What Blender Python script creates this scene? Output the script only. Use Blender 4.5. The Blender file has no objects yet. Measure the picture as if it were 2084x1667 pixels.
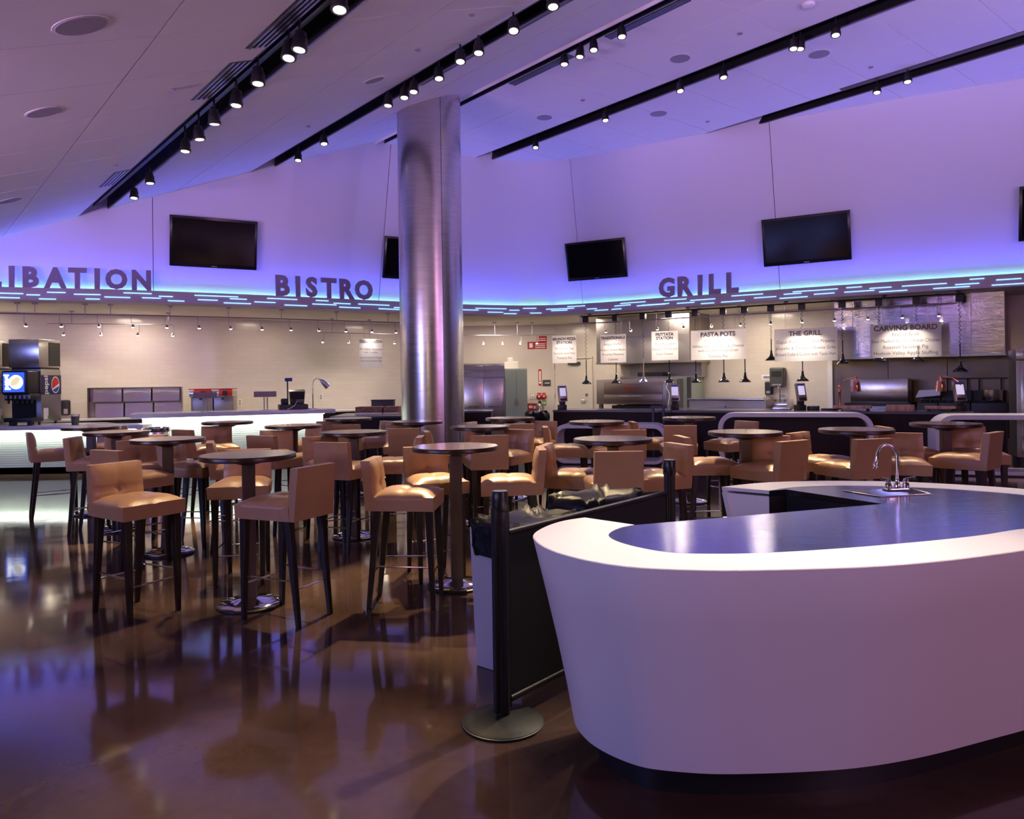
import bpy, bmesh, math, random
from mathutils import Vector, Matrix
random.seed(7)
PI = math.pi
sc = bpy.context.scene
COL = sc.collection
# ---------------------------------------------------------------- camera
F = 1530.0; HC = 1.55; ROLL = 0.014
cd = bpy.data.cameras.new('camera'); cam = bpy.data.objects.new('camera', cd); COL.objects.link(cam)
cam.location = (0, 0, HC)
cam.matrix_world = Matrix.Translation((0, 0, HC)) @ Matrix.Rotation(PI/2, 4, 'X') @ Matrix.Rotation(-ROLL, 4, 'Z')
cd.sensor_width = 36; cd.lens = F/2084*36; cd.shift_y = -59.1/2084; cd.clip_end = 200; cd.clip_start = .05
sc.camera = cam
# ---------------------------------------------------------------- world, exposure
w = bpy.data.worlds.new('world'); sc.world = w; w.use_nodes = True
w.node_tree.nodes['Background'].inputs[0].default_value = (.30, .22, .10, 1)
w.node_tree.nodes['Background'].inputs[1].default_value = .13
sc.view_settings.view_transform = 'Standard'; sc.view_settings.look = 'None'
sc.view_settings.exposure = 0; sc.view_settings.gamma = 1; sc.view_settings.use_curve_mapping = False

def light(kind, name, loc, to, energy, color, **k):
    l = bpy.data.lights.new(name, kind); o = bpy.data.objects.new(name, l); COL.objects.link(o)
    o.location = loc; d = Vector(to) - Vector(loc)
    o.rotation_euler = d.to_track_quat('-Z', 'Y').to_euler()
    l.energy = energy; l.color = color
    for a, b in k.items(): setattr(l, a, b)
    return o
# ---------------------------------------------------------------- sight lines of the real place
CR, SR = math.cos(ROLL), math.sin(ROLL)
def ray(px, py):
    xc = (px-1042)/F; yc = (833.5-py-59.1)/F
    return Vector((xc*CR+yc*SR, 1, -xc*SR+yc*CR))
def atz(px, py, z):
    r = ray(px, py); return Vector((0, 0, HC)) + r*((z-HC)/r.z)
def atd(px, py, d): return Vector((0, 0, HC)) + ray(px, py)*d
def proj(p):
    x = p[0]/p[1]; z = (p[2]-HC)/p[1]
    return 1042+F*(x*CR-z*SR), 833.5-59.1-F*(x*SR+z*CR)
def onplane(px, py, P, ang):            # vertical plane through P running along direction ang
    n = Vector((-math.sin(ang), math.cos(ang))); r = ray(px, py)
    t = (n.x*P[0]+n.y*P[1])/(n.x*r.x+n.y*r.y); return Vector((0, 0, HC)) + r*t
# curve of the bulkhead in plan
CP = [(-16.5, 9.2), (-12.5, 11.1), (-8.71, 12.82), (-7.22, 13.3), (-5.84, 13.97), (-4.24, 14.87), (-2.5, 15.98), (-.75, 16.95), (.68, 17.3),
      (1.9, 16.9), (2.95, 16.2), (4.59, 15.22), (6.04, 14.35), (7.47, 13.55), (8.64, 12.96), (12, 11.2), (15, 9.5)]
def catmull(P, n=12):
    P = [Vector(p) for p in P]; out = []
    for i in range(len(P)-1):
        a, b, c, d = P[max(i-1, 0)], P[i], P[i+1], P[min(i+2, len(P)-1)]
        for k in range(n):
            t = k/n
            out.append(.5*((2*b)+(c-a)*t+(2*a-5*b+4*c-d)*t*t+(3*b-a-3*c+d)*t**3))
    out.append(P[-1]); return out
CV = catmull(CP, 10)
for _ in range(6):
    CV = [CV[0]]+[(CV[i-1]+CV[i]*2+CV[i+1])/4 for i in range(1, len(CV)-1)]+[CV[-1]]
def cnorm(i):
    a = CV[max(i-1, 0)]; b = CV[min(i+1, len(CV)-1)]; t = (b-a).normalized()
    return Vector((t.y, -t.x))                       # towards the room
CN = [cnorm(i) for i in range(len(CV))]
def coff(i, o): return CV[i]+CN[i]*o
def oncurve(px, z, o=0.):                            # point of the (offset) curve seen in pixel column px
    last = None
    for i in range(len(CV)):
        p = coff(i, o)
        if p.y < 1: continue
        q = proj((p.x, p.y, z))[0]
        if last and last[0] <= px < q:
            f = (px-last[0])/(q-last[0]); a = last[1]
            P = a.lerp(p, f); N = CN[i-1].lerp(CN[i], f).normalized()
            return P, N, i-1+f
        last = (q, p)
    return coff(len(CV)-1, o), CN[-1], len(CV)-1.0
# ---------------------------------------------------------------- materials
def mat(name, col, rough=.5, metal=0, emit=None, estr=0, spec=.5, noise=0, nscale=8, bump=0, bscale=40, coat=0, stretch=None, trans=0, alpha=1, rvar=0):
    m = bpy.data.materials.new(name); m.use_nodes = True; nt = m.node_tree; b = nt.nodes['Principled BSDF']
    c = (*col, 1)
    b.inputs['Base Color'].default_value = c; b.inputs['Roughness'].default_value = rough; b.inputs['Metallic'].default_value = metal
    b.inputs['Specular IOR Level'].default_value = spec; b.inputs['Coat Weight'].default_value = coat; b.inputs['Coat Roughness'].default_value = .06
    b.inputs['Transmission Weight'].default_value = trans
    if emit: b.inputs['Emission Color'].default_value = (*emit, 1); b.inputs['Emission Strength'].default_value = estr
    if noise or bump or rvar:
        tc = nt.nodes.new('ShaderNodeTexCoord'); mp = nt.nodes.new('ShaderNodeMapping'); nt.links.new(tc.outputs['Object'], mp.inputs[0])
        if stretch: mp.inputs['Scale'].default_value = stretch
    if noise:
        n = nt.nodes.new('ShaderNodeTexNoise'); n.inputs['Scale'].default_value = nscale; n.inputs['Detail'].default_value = 6
        nt.links.new(mp.outputs[0], n.inputs['Vector'])
        mx = nt.nodes.new('ShaderNodeMix'); mx.data_type = 'RGBA'
        mx.inputs['A'].default_value = (*[v*(1-noise) for v in col], 1); mx.inputs['B'].default_value = (*[min(v*(1+noise), 1) for v in col], 1)
        rp = nt.nodes.new('ShaderNodeMapRange'); rp.inputs[1].default_value = .3; rp.inputs[2].default_value = .7
        nt.links.new(n.outputs['Fac'], rp.inputs[0]); nt.links.new(rp.outputs[0], mx.inputs['Factor']); nt.links.new(mx.outputs['Result'], b.inputs['Base Color'])
        if rvar:
            rr = nt.nodes.new('ShaderNodeMapRange'); rr.inputs[1].default_value = .3; rr.inputs[2].default_value = .7
            rr.inputs[3].default_value = rough; rr.inputs[4].default_value = rough+rvar
            nt.links.new(n.outputs['Fac'], rr.inputs[0]); nt.links.new(rr.outputs[0], b.inputs['Roughness'])
    if bump:
        n2 = nt.nodes.new('ShaderNodeTexNoise'); n2.inputs['Scale'].default_value = bscale; n2.inputs['Detail'].default_value = 3
        nt.links.new(mp.outputs[0], n2.inputs['Vector'])
        bp = nt.nodes.new('ShaderNodeBump'); bp.inputs['Strength'].default_value = bump; bp.inputs['Distance'].default_value = .01
        nt.links.new(n2.outputs['Fac'], bp.inputs['Height']); nt.links.new(bp.outputs[0], b.inputs['Normal'])
    return m
leather = mat('tan_leather', (.42, .245, .125), .34, noise=.08, nscale=5, bump=.12, bscale=120)
legwood = mat('espresso_wood', (.014, .006, .005), .35, noise=.3, nscale=6, stretch=(1, 1, .15))
chrome = mat('chrome', (.75, .75, .76), .08, 1)
topwood = mat('table_veneer', (.070, .036, .040), .22, coat=.3)
edgewood = mat('table_edge', (.035, .012, .009), .3)
postwood = mat('post_wood', (.10, .062, .045), .4, noise=.25, nscale=5, stretch=(4, 4, .4))
black = mat('black_paint', (.012, .012, .013), .4)
blackplastic = mat('black_plastic', (.014, .014, .016), .3)
blackcloth = mat('black_fabric', (.016, .016, .02), .6, bump=.1, bscale=300)
dkgrey = mat('dark_grey', (.05, .05, .052), .45)
greybase = mat('base_grey', (.016, .017, .015), .55, spec=.3)
white = mat('white_solid_surface', (.82, .80, .82), .30, spec=.4)
whitegloss = mat('white_gloss', (.80, .79, .80), .18)
steel = mat('brushed_steel', (.62, .60, .58), .24, 1, noise=.06, nscale=6, stretch=(40, 40, 1), bump=.05, bscale=3)
steelcol = mat('column_steel', (.62, .59, .60), .27, 1, noise=.08, nscale=3, stretch=(1, 1, 12), bump=.10, bscale=1.2)
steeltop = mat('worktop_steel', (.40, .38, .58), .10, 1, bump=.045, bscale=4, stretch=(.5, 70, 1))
hoodsteel = mat('hood_steel', (.33, .30, .33), .10, 1, bump=.12, bscale=4, stretch=(.4, .4, 60))
for m_ in (steel,): m_.node_tree.nodes['Principled BSDF'].inputs['Anisotropic'].default_value = .75
steeldull = mat('dull_steel', (.42, .39, .36), .38, 1)
bronze = mat('ceiling_edge_metal', (.25, .24, .26), .35, .8)
wallpaint = mat('wall_paint', (.71, .69, .79), .55)
ceilpaint = mat('ceiling_paint', (.88, .84, .84), .7)
soffitm = mat('soffit_paint', (.72, .66, .58), .7)
fasciam = mat('fascia_metal', (.42, .36, .44), .5)
letterm = mat('letter_metal', (.26, .20, .34), .5)
darkwood = mat('dark_counter_wood', (.022, .008, .009), .55, spec=.25, noise=.3, nscale=3, stretch=(1, 1, .2))
stonetop = mat('dark_stone_top', (.10, .10, .13), .2)
greencab = mat('grey_green_enamel', (.22, .26, .23), .45)
copper = mat('copper', (.85, .38, .25), .15, 1)
maple = mat('cutting_board_wood', (.55, .30, .17), .5, noise=.3, nscale=3, stretch=(8, 1, 1))
red = mat('red_plastic', (.45, .015, .012), .35)
redsign = mat('red_sign', (.42, .02, .02), .5)
yellow = mat('yellow_sign', (.65, .45, .03), .5)
paper = mat('paper_white', (.85, .84, .84), .6)
inkgrey = mat('print_grey', (.16, .15, .17), .6)
inkwhite = mat('print_white', (.85, .85, .85), .6)
bluepanel = mat('navy_panel', (.01, .016, .10), .35)
bluelogo = mat('logo_blue', (.01, .05, .35), .4)
redlogo = mat('logo_red', (.65, .02, .02), .4)
screenblue = mat('lit_screen_blue', (.02, .05, .4), .3, emit=(.03, .09, .85), estr=1.6)
screenwhite = mat('lit_screen_white', (.8, .8, .8), .3, emit=(.9, .95, 1), estr=2.2)
screencream = mat('lit_screen_cream', (.6, .55, .3), .3, emit=(.6, .55, .3), estr=1.3)
lcd = mat('lit_lcd', (.5, .5, .6), .3, emit=(.62, .56, .80), estr=.75)
tvglass = mat('tv_glass', (.003, .003, .004), .12, spec=.35)
tvframe = mat('tv_frame', (.008, .008, .009), .2)
dashled = mat('led_dash', (.3, .5, .9), .4, emit=(.22, .52, 1.0), estr=2.6)
lampglow = mat('lamp_lens', (1, .9, .7), .4, emit=(1, .86, .62), estr=5)
railglow = mat('rail_lamp_lens', (1, .95, .85), .4, emit=(1, .90, .76), estr=10)
ledwhite = mat('led_strip_white', (1, 1, .95), .4, emit=(.95, 1, .86), estr=7)
bagm = mat('bin_bag', (.005, .005, .006), .40, spec=.25, bump=.9, bscale=9)
binbody = mat('bin_body', (.50, .50, .56), .45)
crumble = mat('baked_goods', (.38, .18, .10), .8, noise=.7, nscale=30, bump=.9, bscale=45)
liquid = mat('dark_liquid', (.02, .012, .01), .2)
clear = mat('clear_plastic', (.9, .9, .9), .1, trans=.9)
speakerm = mat('speaker_grille', (.34, .30, .34), .7)
greenm = mat('green_tag', (.12, .4, .06), .5)

def tilemat():                                     # small glossy wall tiles: joints are far below a pixel or two
    m = bpy.data.materials.new('glazed_wall_tile'); m.use_nodes = True; nt = m.node_tree; b = nt.nodes['Principled BSDF']
    b.inputs['Base Color'].default_value = (.66, .60, .53, 1); b.inputs['Roughness'].default_value = .16
    tc = nt.nodes.new('ShaderNodeUVMap'); br = nt.nodes.new('ShaderNodeTexBrick')
    br.inputs['Scale'].default_value = 1; br.inputs['Brick Width'].default_value = .30; br.inputs['Row Height'].default_value = .10
    br.inputs['Mortar Size'].default_value = .004; br.inputs['Mortar Smooth'].default_value = .3
    br.inputs['Color1'].default_value = (.66, .60, .53, 1); br.inputs['Color2'].default_value = (.63, .57, .505, 1); br.inputs['Mortar'].default_value = (.60, .545, .48, 1)
    nt.links.new(tc.outputs[0], br.inputs['Vector']); nt.links.new(br.outputs['Color'], b.inputs['Base Color'])
    bp = nt.nodes.new('ShaderNodeBump'); bp.inputs['Strength'].default_value = .35; bp.inputs['Distance'].default_value = .003; bp.invert = True
    nt.links.new(br.outputs['Fac'], bp.inputs['Height']); nt.links.new(bp.outputs[0], b.inputs['Normal'])
    return m
tile = tilemat()
def floormat():
    m = bpy.data.materials.new('polished_concrete'); m.use_nodes = True; nt = m.node_tree; b = nt.nodes['Principled BSDF']
    tc = nt.nodes.new('ShaderNodeTexCoord')
    n = nt.nodes.new('ShaderNodeTexNoise'); n.inputs['Scale'].default_value = .9; n.inputs['Detail'].default_value = 9; n.inputs['Roughness'].default_value = .62
    n3 = nt.nodes.new('ShaderNodeTexNoise'); n3.inputs['Scale'].default_value = 14; n3.inputs['Detail'].default_value = 5
    nt.links.new(tc.outputs['Object'], n.inputs['Vector']); nt.links.new(tc.outputs['Object'], n3.inputs['Vector'])
    cr = nt.nodes.new('ShaderNodeValToRGB'); cr.color_ramp.elements[0].position = .3; cr.color_ramp.elements[1].position = .72
    cr.color_ramp.elements[0].color = (.052, .030, .023, 1); cr.color_ramp.elements[1].color = (.120, .074, .058, 1)
    nt.links.new(n.outputs['Fac'], cr.inputs[0])
    mx = nt.nodes.new('ShaderNodeMix'); mx.data_type = 'RGBA'; mx.blend_type = 'MULTIPLY'; mx.inputs['Factor'].default_value = .35
    nt.links.new(cr.outputs[0], mx.inputs['A']); nt.links.new(n3.outputs['Fac'], mx.inputs['B']); nt.links.new(mx.outputs['Result'], b.inputs['Base Color'])
    rr = nt.nodes.new('ShaderNodeMapRange'); rr.inputs[1].default_value = .3; rr.inputs[2].default_value = .7; rr.inputs[3].default_value = .05; rr.inputs[4].default_value = .11
    nt.links.new(n.outputs['Fac'], rr.inputs[0]); nt.links.new(rr.outputs[0], b.inputs['Roughness'])
    b.inputs['IOR'].default_value = 1.55
    bp = nt.nodes.new('ShaderNodeBump'); bp.inputs['Strength'].default_value = .08; bp.inputs['Distance'].default_value = .015
    n2 = nt.nodes.new('ShaderNodeTexNoise'); n2.inputs['Scale'].default_value = 2.2; n2.inputs['Detail'].default_value = 2
    nt.links.new(tc.outputs['Object'], n2.inputs['Vector']); nt.links.new(n2.outputs['Fac'], bp.inputs['Height']); nt.links.new(bp.outputs[0], b.inputs['Normal'])
    return m
floorm = floormat()
def bannermat():
    m = bpy.data.materials.new('banner_paper'); m.use_nodes = True; nt = m.node_tree
    for n in list(nt.nodes):
        if n.type == 'BSDF_PRINCIPLED': nt.nodes.remove(n)
    out = nt.nodes['Material Output']; d = nt.nodes.new('ShaderNodeBsdfDiffuse'); t = nt.nodes.new('ShaderNodeBsdfTranslucent'); x = nt.nodes.new('ShaderNodeMixShader')
    d.inputs[0].default_value = (.85, .83, .84, 1); t.inputs[0].default_value = (.9, .84, .82, 1); x.inputs[0].default_value = .5
    nt.links.new(d.outputs[0], x.inputs[1]); nt.links.new(t.outputs[0], x.inputs[2]); nt.links.new(x.outputs[0], out.inputs[0])
    return m
bannerm = bannermat()
# ---------------------------------------------------------------- mesh helpers
class MB:
    def __init__(s): s.v = []; s.f = []; s.T = Matrix.Identity(4)
    def add(s, vs, fs):
        k = len(s.v); s.v += [tuple(s.T @ Vector(p)) for p in vs]; s.f += [tuple(k+i for i in f) for f in fs]; return s
    def box(s, x0, x1, y0, y1, z0, z1):
        return s.add([(x, y, z) for z in (z0, z1) for y in (y0, y1) for x in (x0, x1)],
                     [(0, 2, 3, 1), (4, 5, 7, 6), (0, 1, 5, 4), (2, 6, 7, 3), (0, 4, 6, 2), (1, 3, 7, 5)])
    def hexa(s, bot, top):                     # 4 bottom + 4 top points
        return s.add(list(bot)+list(top), [(3, 2, 1, 0), (4, 5, 6, 7), (0, 1, 5, 4), (1, 2, 6, 5), (2, 3, 7, 6), (3, 0, 4, 7)])
    def lathe(s, prof, c=(0, 0), n=24, loop=False):        # prof [(r,z)...] bottom to top
        vs = []; fs = []; m = len(prof)
        for r, z in prof:
            for k in range(n):
                a = 2*PI*k/n; vs.append((c[0]+r*math.cos(a), c[1]+r*math.sin(a), z))
        for i in range(m if loop else m-1):
            for k in range(n):
                j = (i+1) % m; fs.append((i*n+k, i*n+(k+1) % n, j*n+(k+1) % n, j*n+k))
        if not loop: fs.append(tuple(range(n-1, -1, -1))); fs.append(tuple((m-1)*n+k for k in range(n)))
        return s.add(vs, fs)
    def cyl(s, c, r, z0, z1, n=20, r2=None): return s.lathe([(r, z0), (r if r2 is None else r2, z1)], c, n)
    def tube(s, pts, r, n=8, closed=False):
        pts = [Vector(p) for p in pts]; m = len(pts); vs = []; fs = []; up = None
        rr = r if isinstance(r, (list, tuple)) else [r]*m
        for i, p in enumerate(pts):
            a = pts[(i-1) % m if closed else max(i-1, 0)]; b = pts[(i+1) % m if closed else min(i+1, m-1)]; t = (b-a).normalized()
            if up is None: up = Vector((0, 0, 1)) if abs(t.z) < .9 else Vector((1, 0, 0))
            u = t.cross(up); u = u.normalized() if u.length > 1e-6 else Vector((1, 0, 0)); v = u.cross(t).normalized(); up = v
            for k in range(n):
                q = 2*PI*k/n; vs.append(tuple(p+(u*math.cos(q)+v*math.sin(q))*rr[i]))
        for i in range(m if closed else m-1):
            for k in range(n):
                j = (i+1) % m; fs.append((i*n+k, i*n+(k+1) % n, j*n+(k+1) % n, j*n+k))
        if not closed: fs.append(tuple(range(n-1, -1, -1))); fs.append(tuple((m-1)*n+k for k in range(n)))
        return s.add(vs, fs)
    def prism(s, poly, z0, z1):
        n = len(poly); vs = [(p[0], p[1], z0) for p in poly]+[(p[0], p[1], z1) for p in poly]
        return s.add(vs, [tuple(range(n-1, -1, -1)), tuple(range(n, 2*n))]+[(i, (i+1) % n, n+(i+1) % n, n+i) for i in range(n)])
    def prismy(s, poly, y0, y1):               # polygon in x,z pulled along y
        n = len(poly); vs = [(p[0], y0, p[1]) for p in poly]+[(p[0], y1, p[1]) for p in poly]
        return s.add(vs, [tuple(range(n)), tuple(range(2*n-1, n-1, -1))]+[((i+1) % n, i, n+i, n+(i+1) % n) for i in range(n)])
    def ring(s, outer, inner, y0, y1):         # closed frame in x,z with a hole
        n = len(outer); vs = [(p[0], y, p[1]) for y in (y0, y1) for p in outer]+[(p[0], y, p[1]) for y in (y0, y1) for p in inner]; fs = []
        for i in range(n):
            j = (i+1) % n
            fs += [(i, j, 2*n+j, 2*n+i), (n+j, n+i, 3*n+i, 3*n+j), (j, i, n+i, n+j), (2*n+i, 2*n+j, 3*n+j, 3*n+i)]
        return s.add(vs, fs)
    def sweep(s, pts, prof, closed=False):     # plan path pts (x,y,nx,ny); prof (offset, z) loop
        m = len(pts); n = len(prof); vs = []; fs = []
        for (x, y, nx, ny) in pts:
            for o, z in prof: vs.append((x+nx*o, y+ny*o, z))
        for i in range(m-1):
            for k in range(n): fs.append((i*n+k, i*n+(k+1) % n, (i+1)*n+(k+1) % n, (i+1)*n+k))
        fs.append(tuple(range(n-1, -1, -1))); fs.append(tuple((m-1)*n+k for k in range(n)))
        return s.add(vs, fs)
    def mesh(s, name, m, bevel=0, smooth=40, seg=2):
        me = bpy.data.meshes.new(name); me.from_pydata(s.v, [], s.f); bm = bmesh.new(); bm.from_mesh(me)
        bmesh.ops.recalc_face_normals(bm, faces=bm.faces)
        if bevel:
            es = [e for e in bm.edges if len(e.link_faces) == 2 and e.calc_face_angle(0) > .6]
            bmesh.ops.bevel(bm, geom=es, offset=bevel, segments=seg, affect='EDGES', profile=.6, clamp_overlap=True)
        if smooth:
            for f in bm.faces: f.smooth = True
            for e in bm.edges: e.smooth = not (len(e.link_faces) == 2 and e.calc_face_angle(0) > math.radians(smooth))
        bm.to_mesh(me); bm.free()
        if m: me.materials.append(m)
        return me
    def build(s, name, m, parent=None, bevel=0, smooth=40, label=None, kind=None, seg=2):
        o = bpy.data.objects.new(name, s.mesh(name, m, bevel, smooth, seg)); COL.objects.link(o)
        if parent: o.parent = parent
        if label: o['label'] = label
        if kind: o['kind'] = kind
        return o
def tag(o, label, cat, group=None):
    o['label'] = label; o['category'] = cat
    if group: o['group'] = group
    return o
def thing(name, label, cat, loc=(0, 0, 0), rz=0, group=None):
    o = bpy.data.objects.new(name, None); COL.objects.link(o); o.empty_display_size = .1
    o.location = loc; o.rotation_euler = (0, 0, rz); return tag(o, label, cat, group)
def copy_tree(o, parent=None):
    c = o.copy(); COL.objects.link(c); c.parent = parent
    for ch in list(o.children): copy_tree(ch, c)
    return c
def struct(o): o['kind'] = 'structure'; return o
def text_mesh(txt, size, extr=.0, off=0., align='CENTER'):
    cu = bpy.data.curves.new('t', 'FONT'); cu.body = txt; cu.size = size; cu.extrude = extr; cu.offset = off; cu.align_x = align; cu.resolution_u = 3
    o = bpy.data.objects.new('t', cu); COL.objects.link(o); bpy.context.view_layer.update()
    me = bpy.data.meshes.new_from_object(o.evaluated_get(bpy.context.evaluated_depsgraph_get()))
    bpy.data.objects.remove(o); return me
def text(name, txt, size, m, parent, loc, rot=(PI/2, 0, 0), extr=.002, off=0., align='CENTER', sx=1.):
    me = text_mesh(txt, size, extr, off, align); me.materials.clear(); me.materials.append(m)
    o = bpy.data.objects.new(name, me); COL.objects.link(o); o.parent = parent; o.location = loc; o.rotation_euler = rot; o.scale = (sx, 1, 1); return o
ORD = ['first', 'second', 'third', 'fourth', 'fifth', 'sixth', 'seventh', 'eighth', 'ninth', 'tenth', 'eleventh', 'twelfth', 'thirteenth', 'fourteenth', 'fifteenth', 'sixteenth']

# ================================================================ LIGHTS OF THE ROOM, PLUS ADDED FILL
VIO = (.34, .22, 1.0); CYA = (.12, .58, .62); WARM = (1.0, .74, .41)
n = len(CV); SEG = 6
for i in range(4, n-SEG-3, SEG):                 # LED line in the cove behind the letters, aimed up the leaning wall
    a = CV[i]; b = CV[i+SEG]; mid = (a+b)/2; N = CN[i+SEG//2]; L = (b-a).length*1.02
    for nm, off, zz, en, colr, tz, ti in (('cove_led_ceiling', -0.06, 3.262, 11.2, (0.10, 0.10, 1.0), 1, 1.0), ('cove_led_cyan', -0.22, 3.24, 1.0, (0.31, 1.0, 0.4), 1, -0.6)):
        p = mid+N*off; o = light('AREA', nm, (p.x, p.y, zz), (p.x+N.x*ti, p.y+N.y*ti, zz+tz), en*L, colr, shape='RECTANGLE', size=L, size_y=.03)
        t = (b-a).normalized(); zax = -Vector((N.x*ti, N.y*ti, tz)).normalized(); xax = Vector((t.x, t.y, 0)); yax = zax.cross(xax).normalized(); xax = yax.cross(zax)
        o.matrix_world = Matrix(((xax.x, yax.x, zax.x, p.x), (xax.y, yax.y, zax.y, p.y), (xax.z, yax.z, zax.z, zz), (0, 0, 0, 1)))
# kitchen and drinks counter: panels in the low ceiling
for x, y, e in ((-10.5, 14.2, 50), (-7.6, 15.4, 42), (-5.2, 16.6, 26), (-3, 18.2, 22), (-.4, 19.0, 70), (1.8, 18.4, 60), (3.6, 16.9, 62), (5.3, 16.3, 50)):
    light('AREA', 'kitchen_ceiling_light', (x, y, 3.02), (x, y, 0), e*.70, (1, .84, .66), shape='DISK', size=.5)
# general fill added high up behind the camera; no known lamps there
for x, y, z, e, c in ((-4, -3.5, 5.0, 17.16, (1.0, 0.487, 0.769)), (6.5, -3, 5.0, 105.3, (1.0, 0.487, 0.769))):
    light('AREA', 'rear_fill_light', (x, y, z), (x*.7, y+3.5, 0), e, c, shape='DISK', size=1.6)
# unseen upward fill, added outside the frame to brighten both ceilings
for x, y, z, e, c in ((-8, 4, 1.9, 1065.6, (0.757, 0.446, 1.0)), (-5.5, -1.5, 1.9, 1579.9, (0.757, 0.446, 1.0)), (0, -3, 2.5, 962.0, (0.757, 0.446, 1.0)), (10.5, 5, 2.9, 386.1, (0.53, 0.379, 1.0)), (7, -1.5, 2.9, 396.0, (0.53, 0.379, 1.0))):
    light('AREA', 'upward_fill_light', (x, y, z), (x, y+.001, z+3), e, c, shape='RECTANGLE', size=3, size_y=.3)
# spots added out of view to lift the ceilings but spare the walls
for a, b, e, c in (((-7.5, 2.0, 2.0), (-2.6, 7.4, 5.1), 260, (1.0, .74, .32)), ((-3.5, -2.5, 2.4), (-0.5, 5, 5.2), 160, (1.0, .72, .42)), ((7.5, 3.5, 2.6), (3.2, 9.5, 6.43), 520, (.56, .42, 1.0))):
    light('SPOT', 'ceiling_fill_spot', a, b, e, c, spot_size=math.radians(95), spot_blend=1.0, shadow_soft_size=.25)
# broad coloured fill added behind the camera to lift the island face
for a, b, e, c, sz in (((-13, -5, 3.6), (0, 4, 1.2), 620, (0.24, 0.29, 1.0), 7), ((11, -7, 3.4), (1, 3, 1.0), 171.25, (1.0, 0.416, 0.96), 6)):
    light('AREA', 'side_fill_light', a, b, e, c, shape='RECTANGLE', size=sz, size_y=1.6)
# ================================================================ ROOM SHELL
fl = MB().box(-22, 22, -8, 30, -.2, 0).build('floor', floorm); struct(fl)
# upper wall: leans into the room, in tall panels with open joints
LEAN = .25
cuts = [1.0]+[oncurve(px, 3.3, -.30)[2] for px in (-420, 312, 770, 1187, 1588, 2330)]+[n-2.0]
rw = bpy.data.objects.new('wall_back', None); COL.objects.link(rw); struct(rw)
def curveat(u, o):
    i = int(min(max(u, 0), n-1.001)); f = u-i; return CV[i].lerp(CV[i+1], f)+CN[i].lerp(CN[i+1], f).normalized()*o
def wallpoint(u, z, o=0.): return curveat(u, -.30+(z-3.2)*LEAN+o)
for a, b in zip(cuts, cuts[1:]):
    a += .035; b -= .035; m = MB(); k = max(3, int((b-a)/1.2)); vs = []; fs = []
    for o in (0, -.06):
        for z in (3.2, 6.75):
            for i in range(k+1):
                p = wallpoint(a+(b-a)*i/k, z, o); vs.append((p.x, p.y, z))
    q = k+1
    for i in range(k): fs += [(i, i+1, q+i+1, q+i), (2*q+i+1, 2*q+i, 3*q+i, 3*q+i+1), (i+1, i, 2*q+i, 2*q+i+1), (q+i, q+i+1, 3*q+i+1, 3*q+i)]
    fs += [(0, q, 3*q, 2*q), (k, 2*q+k, 3*q+k, q+k)]
    m.add(vs, fs); m.build('wall_panel', wallpaint, rw, smooth=50)
m = MB(); m.sweep([(*CV[i], *CN[i]) for i in range(1, n-1)], [(-.42, 3.2), (-.42+3.5*LEAN, 6.7), (-.47+3.5*LEAN, 6.7), (-.47, 3.2)])
m.build('wall_backing', black, rw)
# bulkhead (fascia) with its row of light dashes
fa = bpy.data.objects.new('trim_1', None); COL.objects.link(fa); struct(fa)
pth = [(*CV[i], *CN[i]) for i in range(2, n-2)]
MB().sweep(pth, [(0, 3.05), (0, 3.27), (-.03, 3.27), (-.03, 3.16), (-.46, 3.16), (-.46, 3.05)]).build('fascia', fasciam, fa, smooth=50)
DASH = []
for s, ox, L_ in ((4.168, 0, [(-120, 197, 404), (225, 340, 418), (-60, 168, 441), (332, 475, 453), (400, 556, 397), (628, 853, 414), (727, 847, 453), (886, 1105, 438), (1048, 1287, 404), (1205, 1364, 444), (1348, 1466, 431), (1424, 1564, 469), (1650, 2020, 428), (1678, 1846, 461), (1950, 2093, 453), (1898, 2128, 489)]),
                  (4.168, 480, [(157, 335, 480), (265, 520, 452), (413, 604, 507), (678, 785, 467), (648, 852, 499), (829, 972, 491), (877, 1055, 525), (1038, 1302, 501), (1210, 1420, 539), (1340, 1480, 527), (1520, 1700, 520), (1600, 1780, 548), (1740, 1900, 532)]),
                  (4.1675, 940, [(-30, 140, 545), (115, 377, 534), (218, 348, 565), (402, 487, 548), (356, 463, 577), (518, 631, 532), (578, 674, 572), (715, 952, 536), (757, 895, 550), (895, 1045, 514), (1060, 1145, 536), (1127, 1241, 547), (1271, 1353, 538), (1295, 1432, 507), (1345, 1558, 483), (1485, 1727, 503)]),
                  (4.1675, 1300, [(25, 258, 498), (217, 404, 458), (325, 473, 485), (438, 648, 458), (528, 640, 489), (699, 898, 473), (787, 1053, 418), (978, 1165, 438), (1195, 1432, 440), (1230, 1379, 408), (1307, 1688, 379), (1485, 1660, 407)]),
                  (4.1675, 1684, [(160, 292, 353), (143, 398, 387), (357, 543, 357), (438, 678, 385), (632, 1012, 332), (898, 1206, 355), (1083, 1287, 325), (1207, 1330, 282), (1431, 1645, 285), (1394, 1760, 325)])):
    for a, b, y in L_: DASH.append((ox+a/s, ox+b/s, 500+y/s))
for a, b, y in DASH:
    Pm, Nm, um = oncurve((a+b)/2, 3.15); z = HC+ray((a+b)/2, y).z*Pm.y
    z = min(max(z, 3.065), 3.25)
    ua = oncurve(a, z)[2]; ub = oncurve(b, z)[2]; m = MB()
    pts = []
    for k in range(4):
        p = curveat(ua+(ub-ua)*k/3, .006); pts.append((p.x, p.y, z))
    m.tube(pts, .0085, 6).build('light_dash', dashled, fa)
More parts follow.
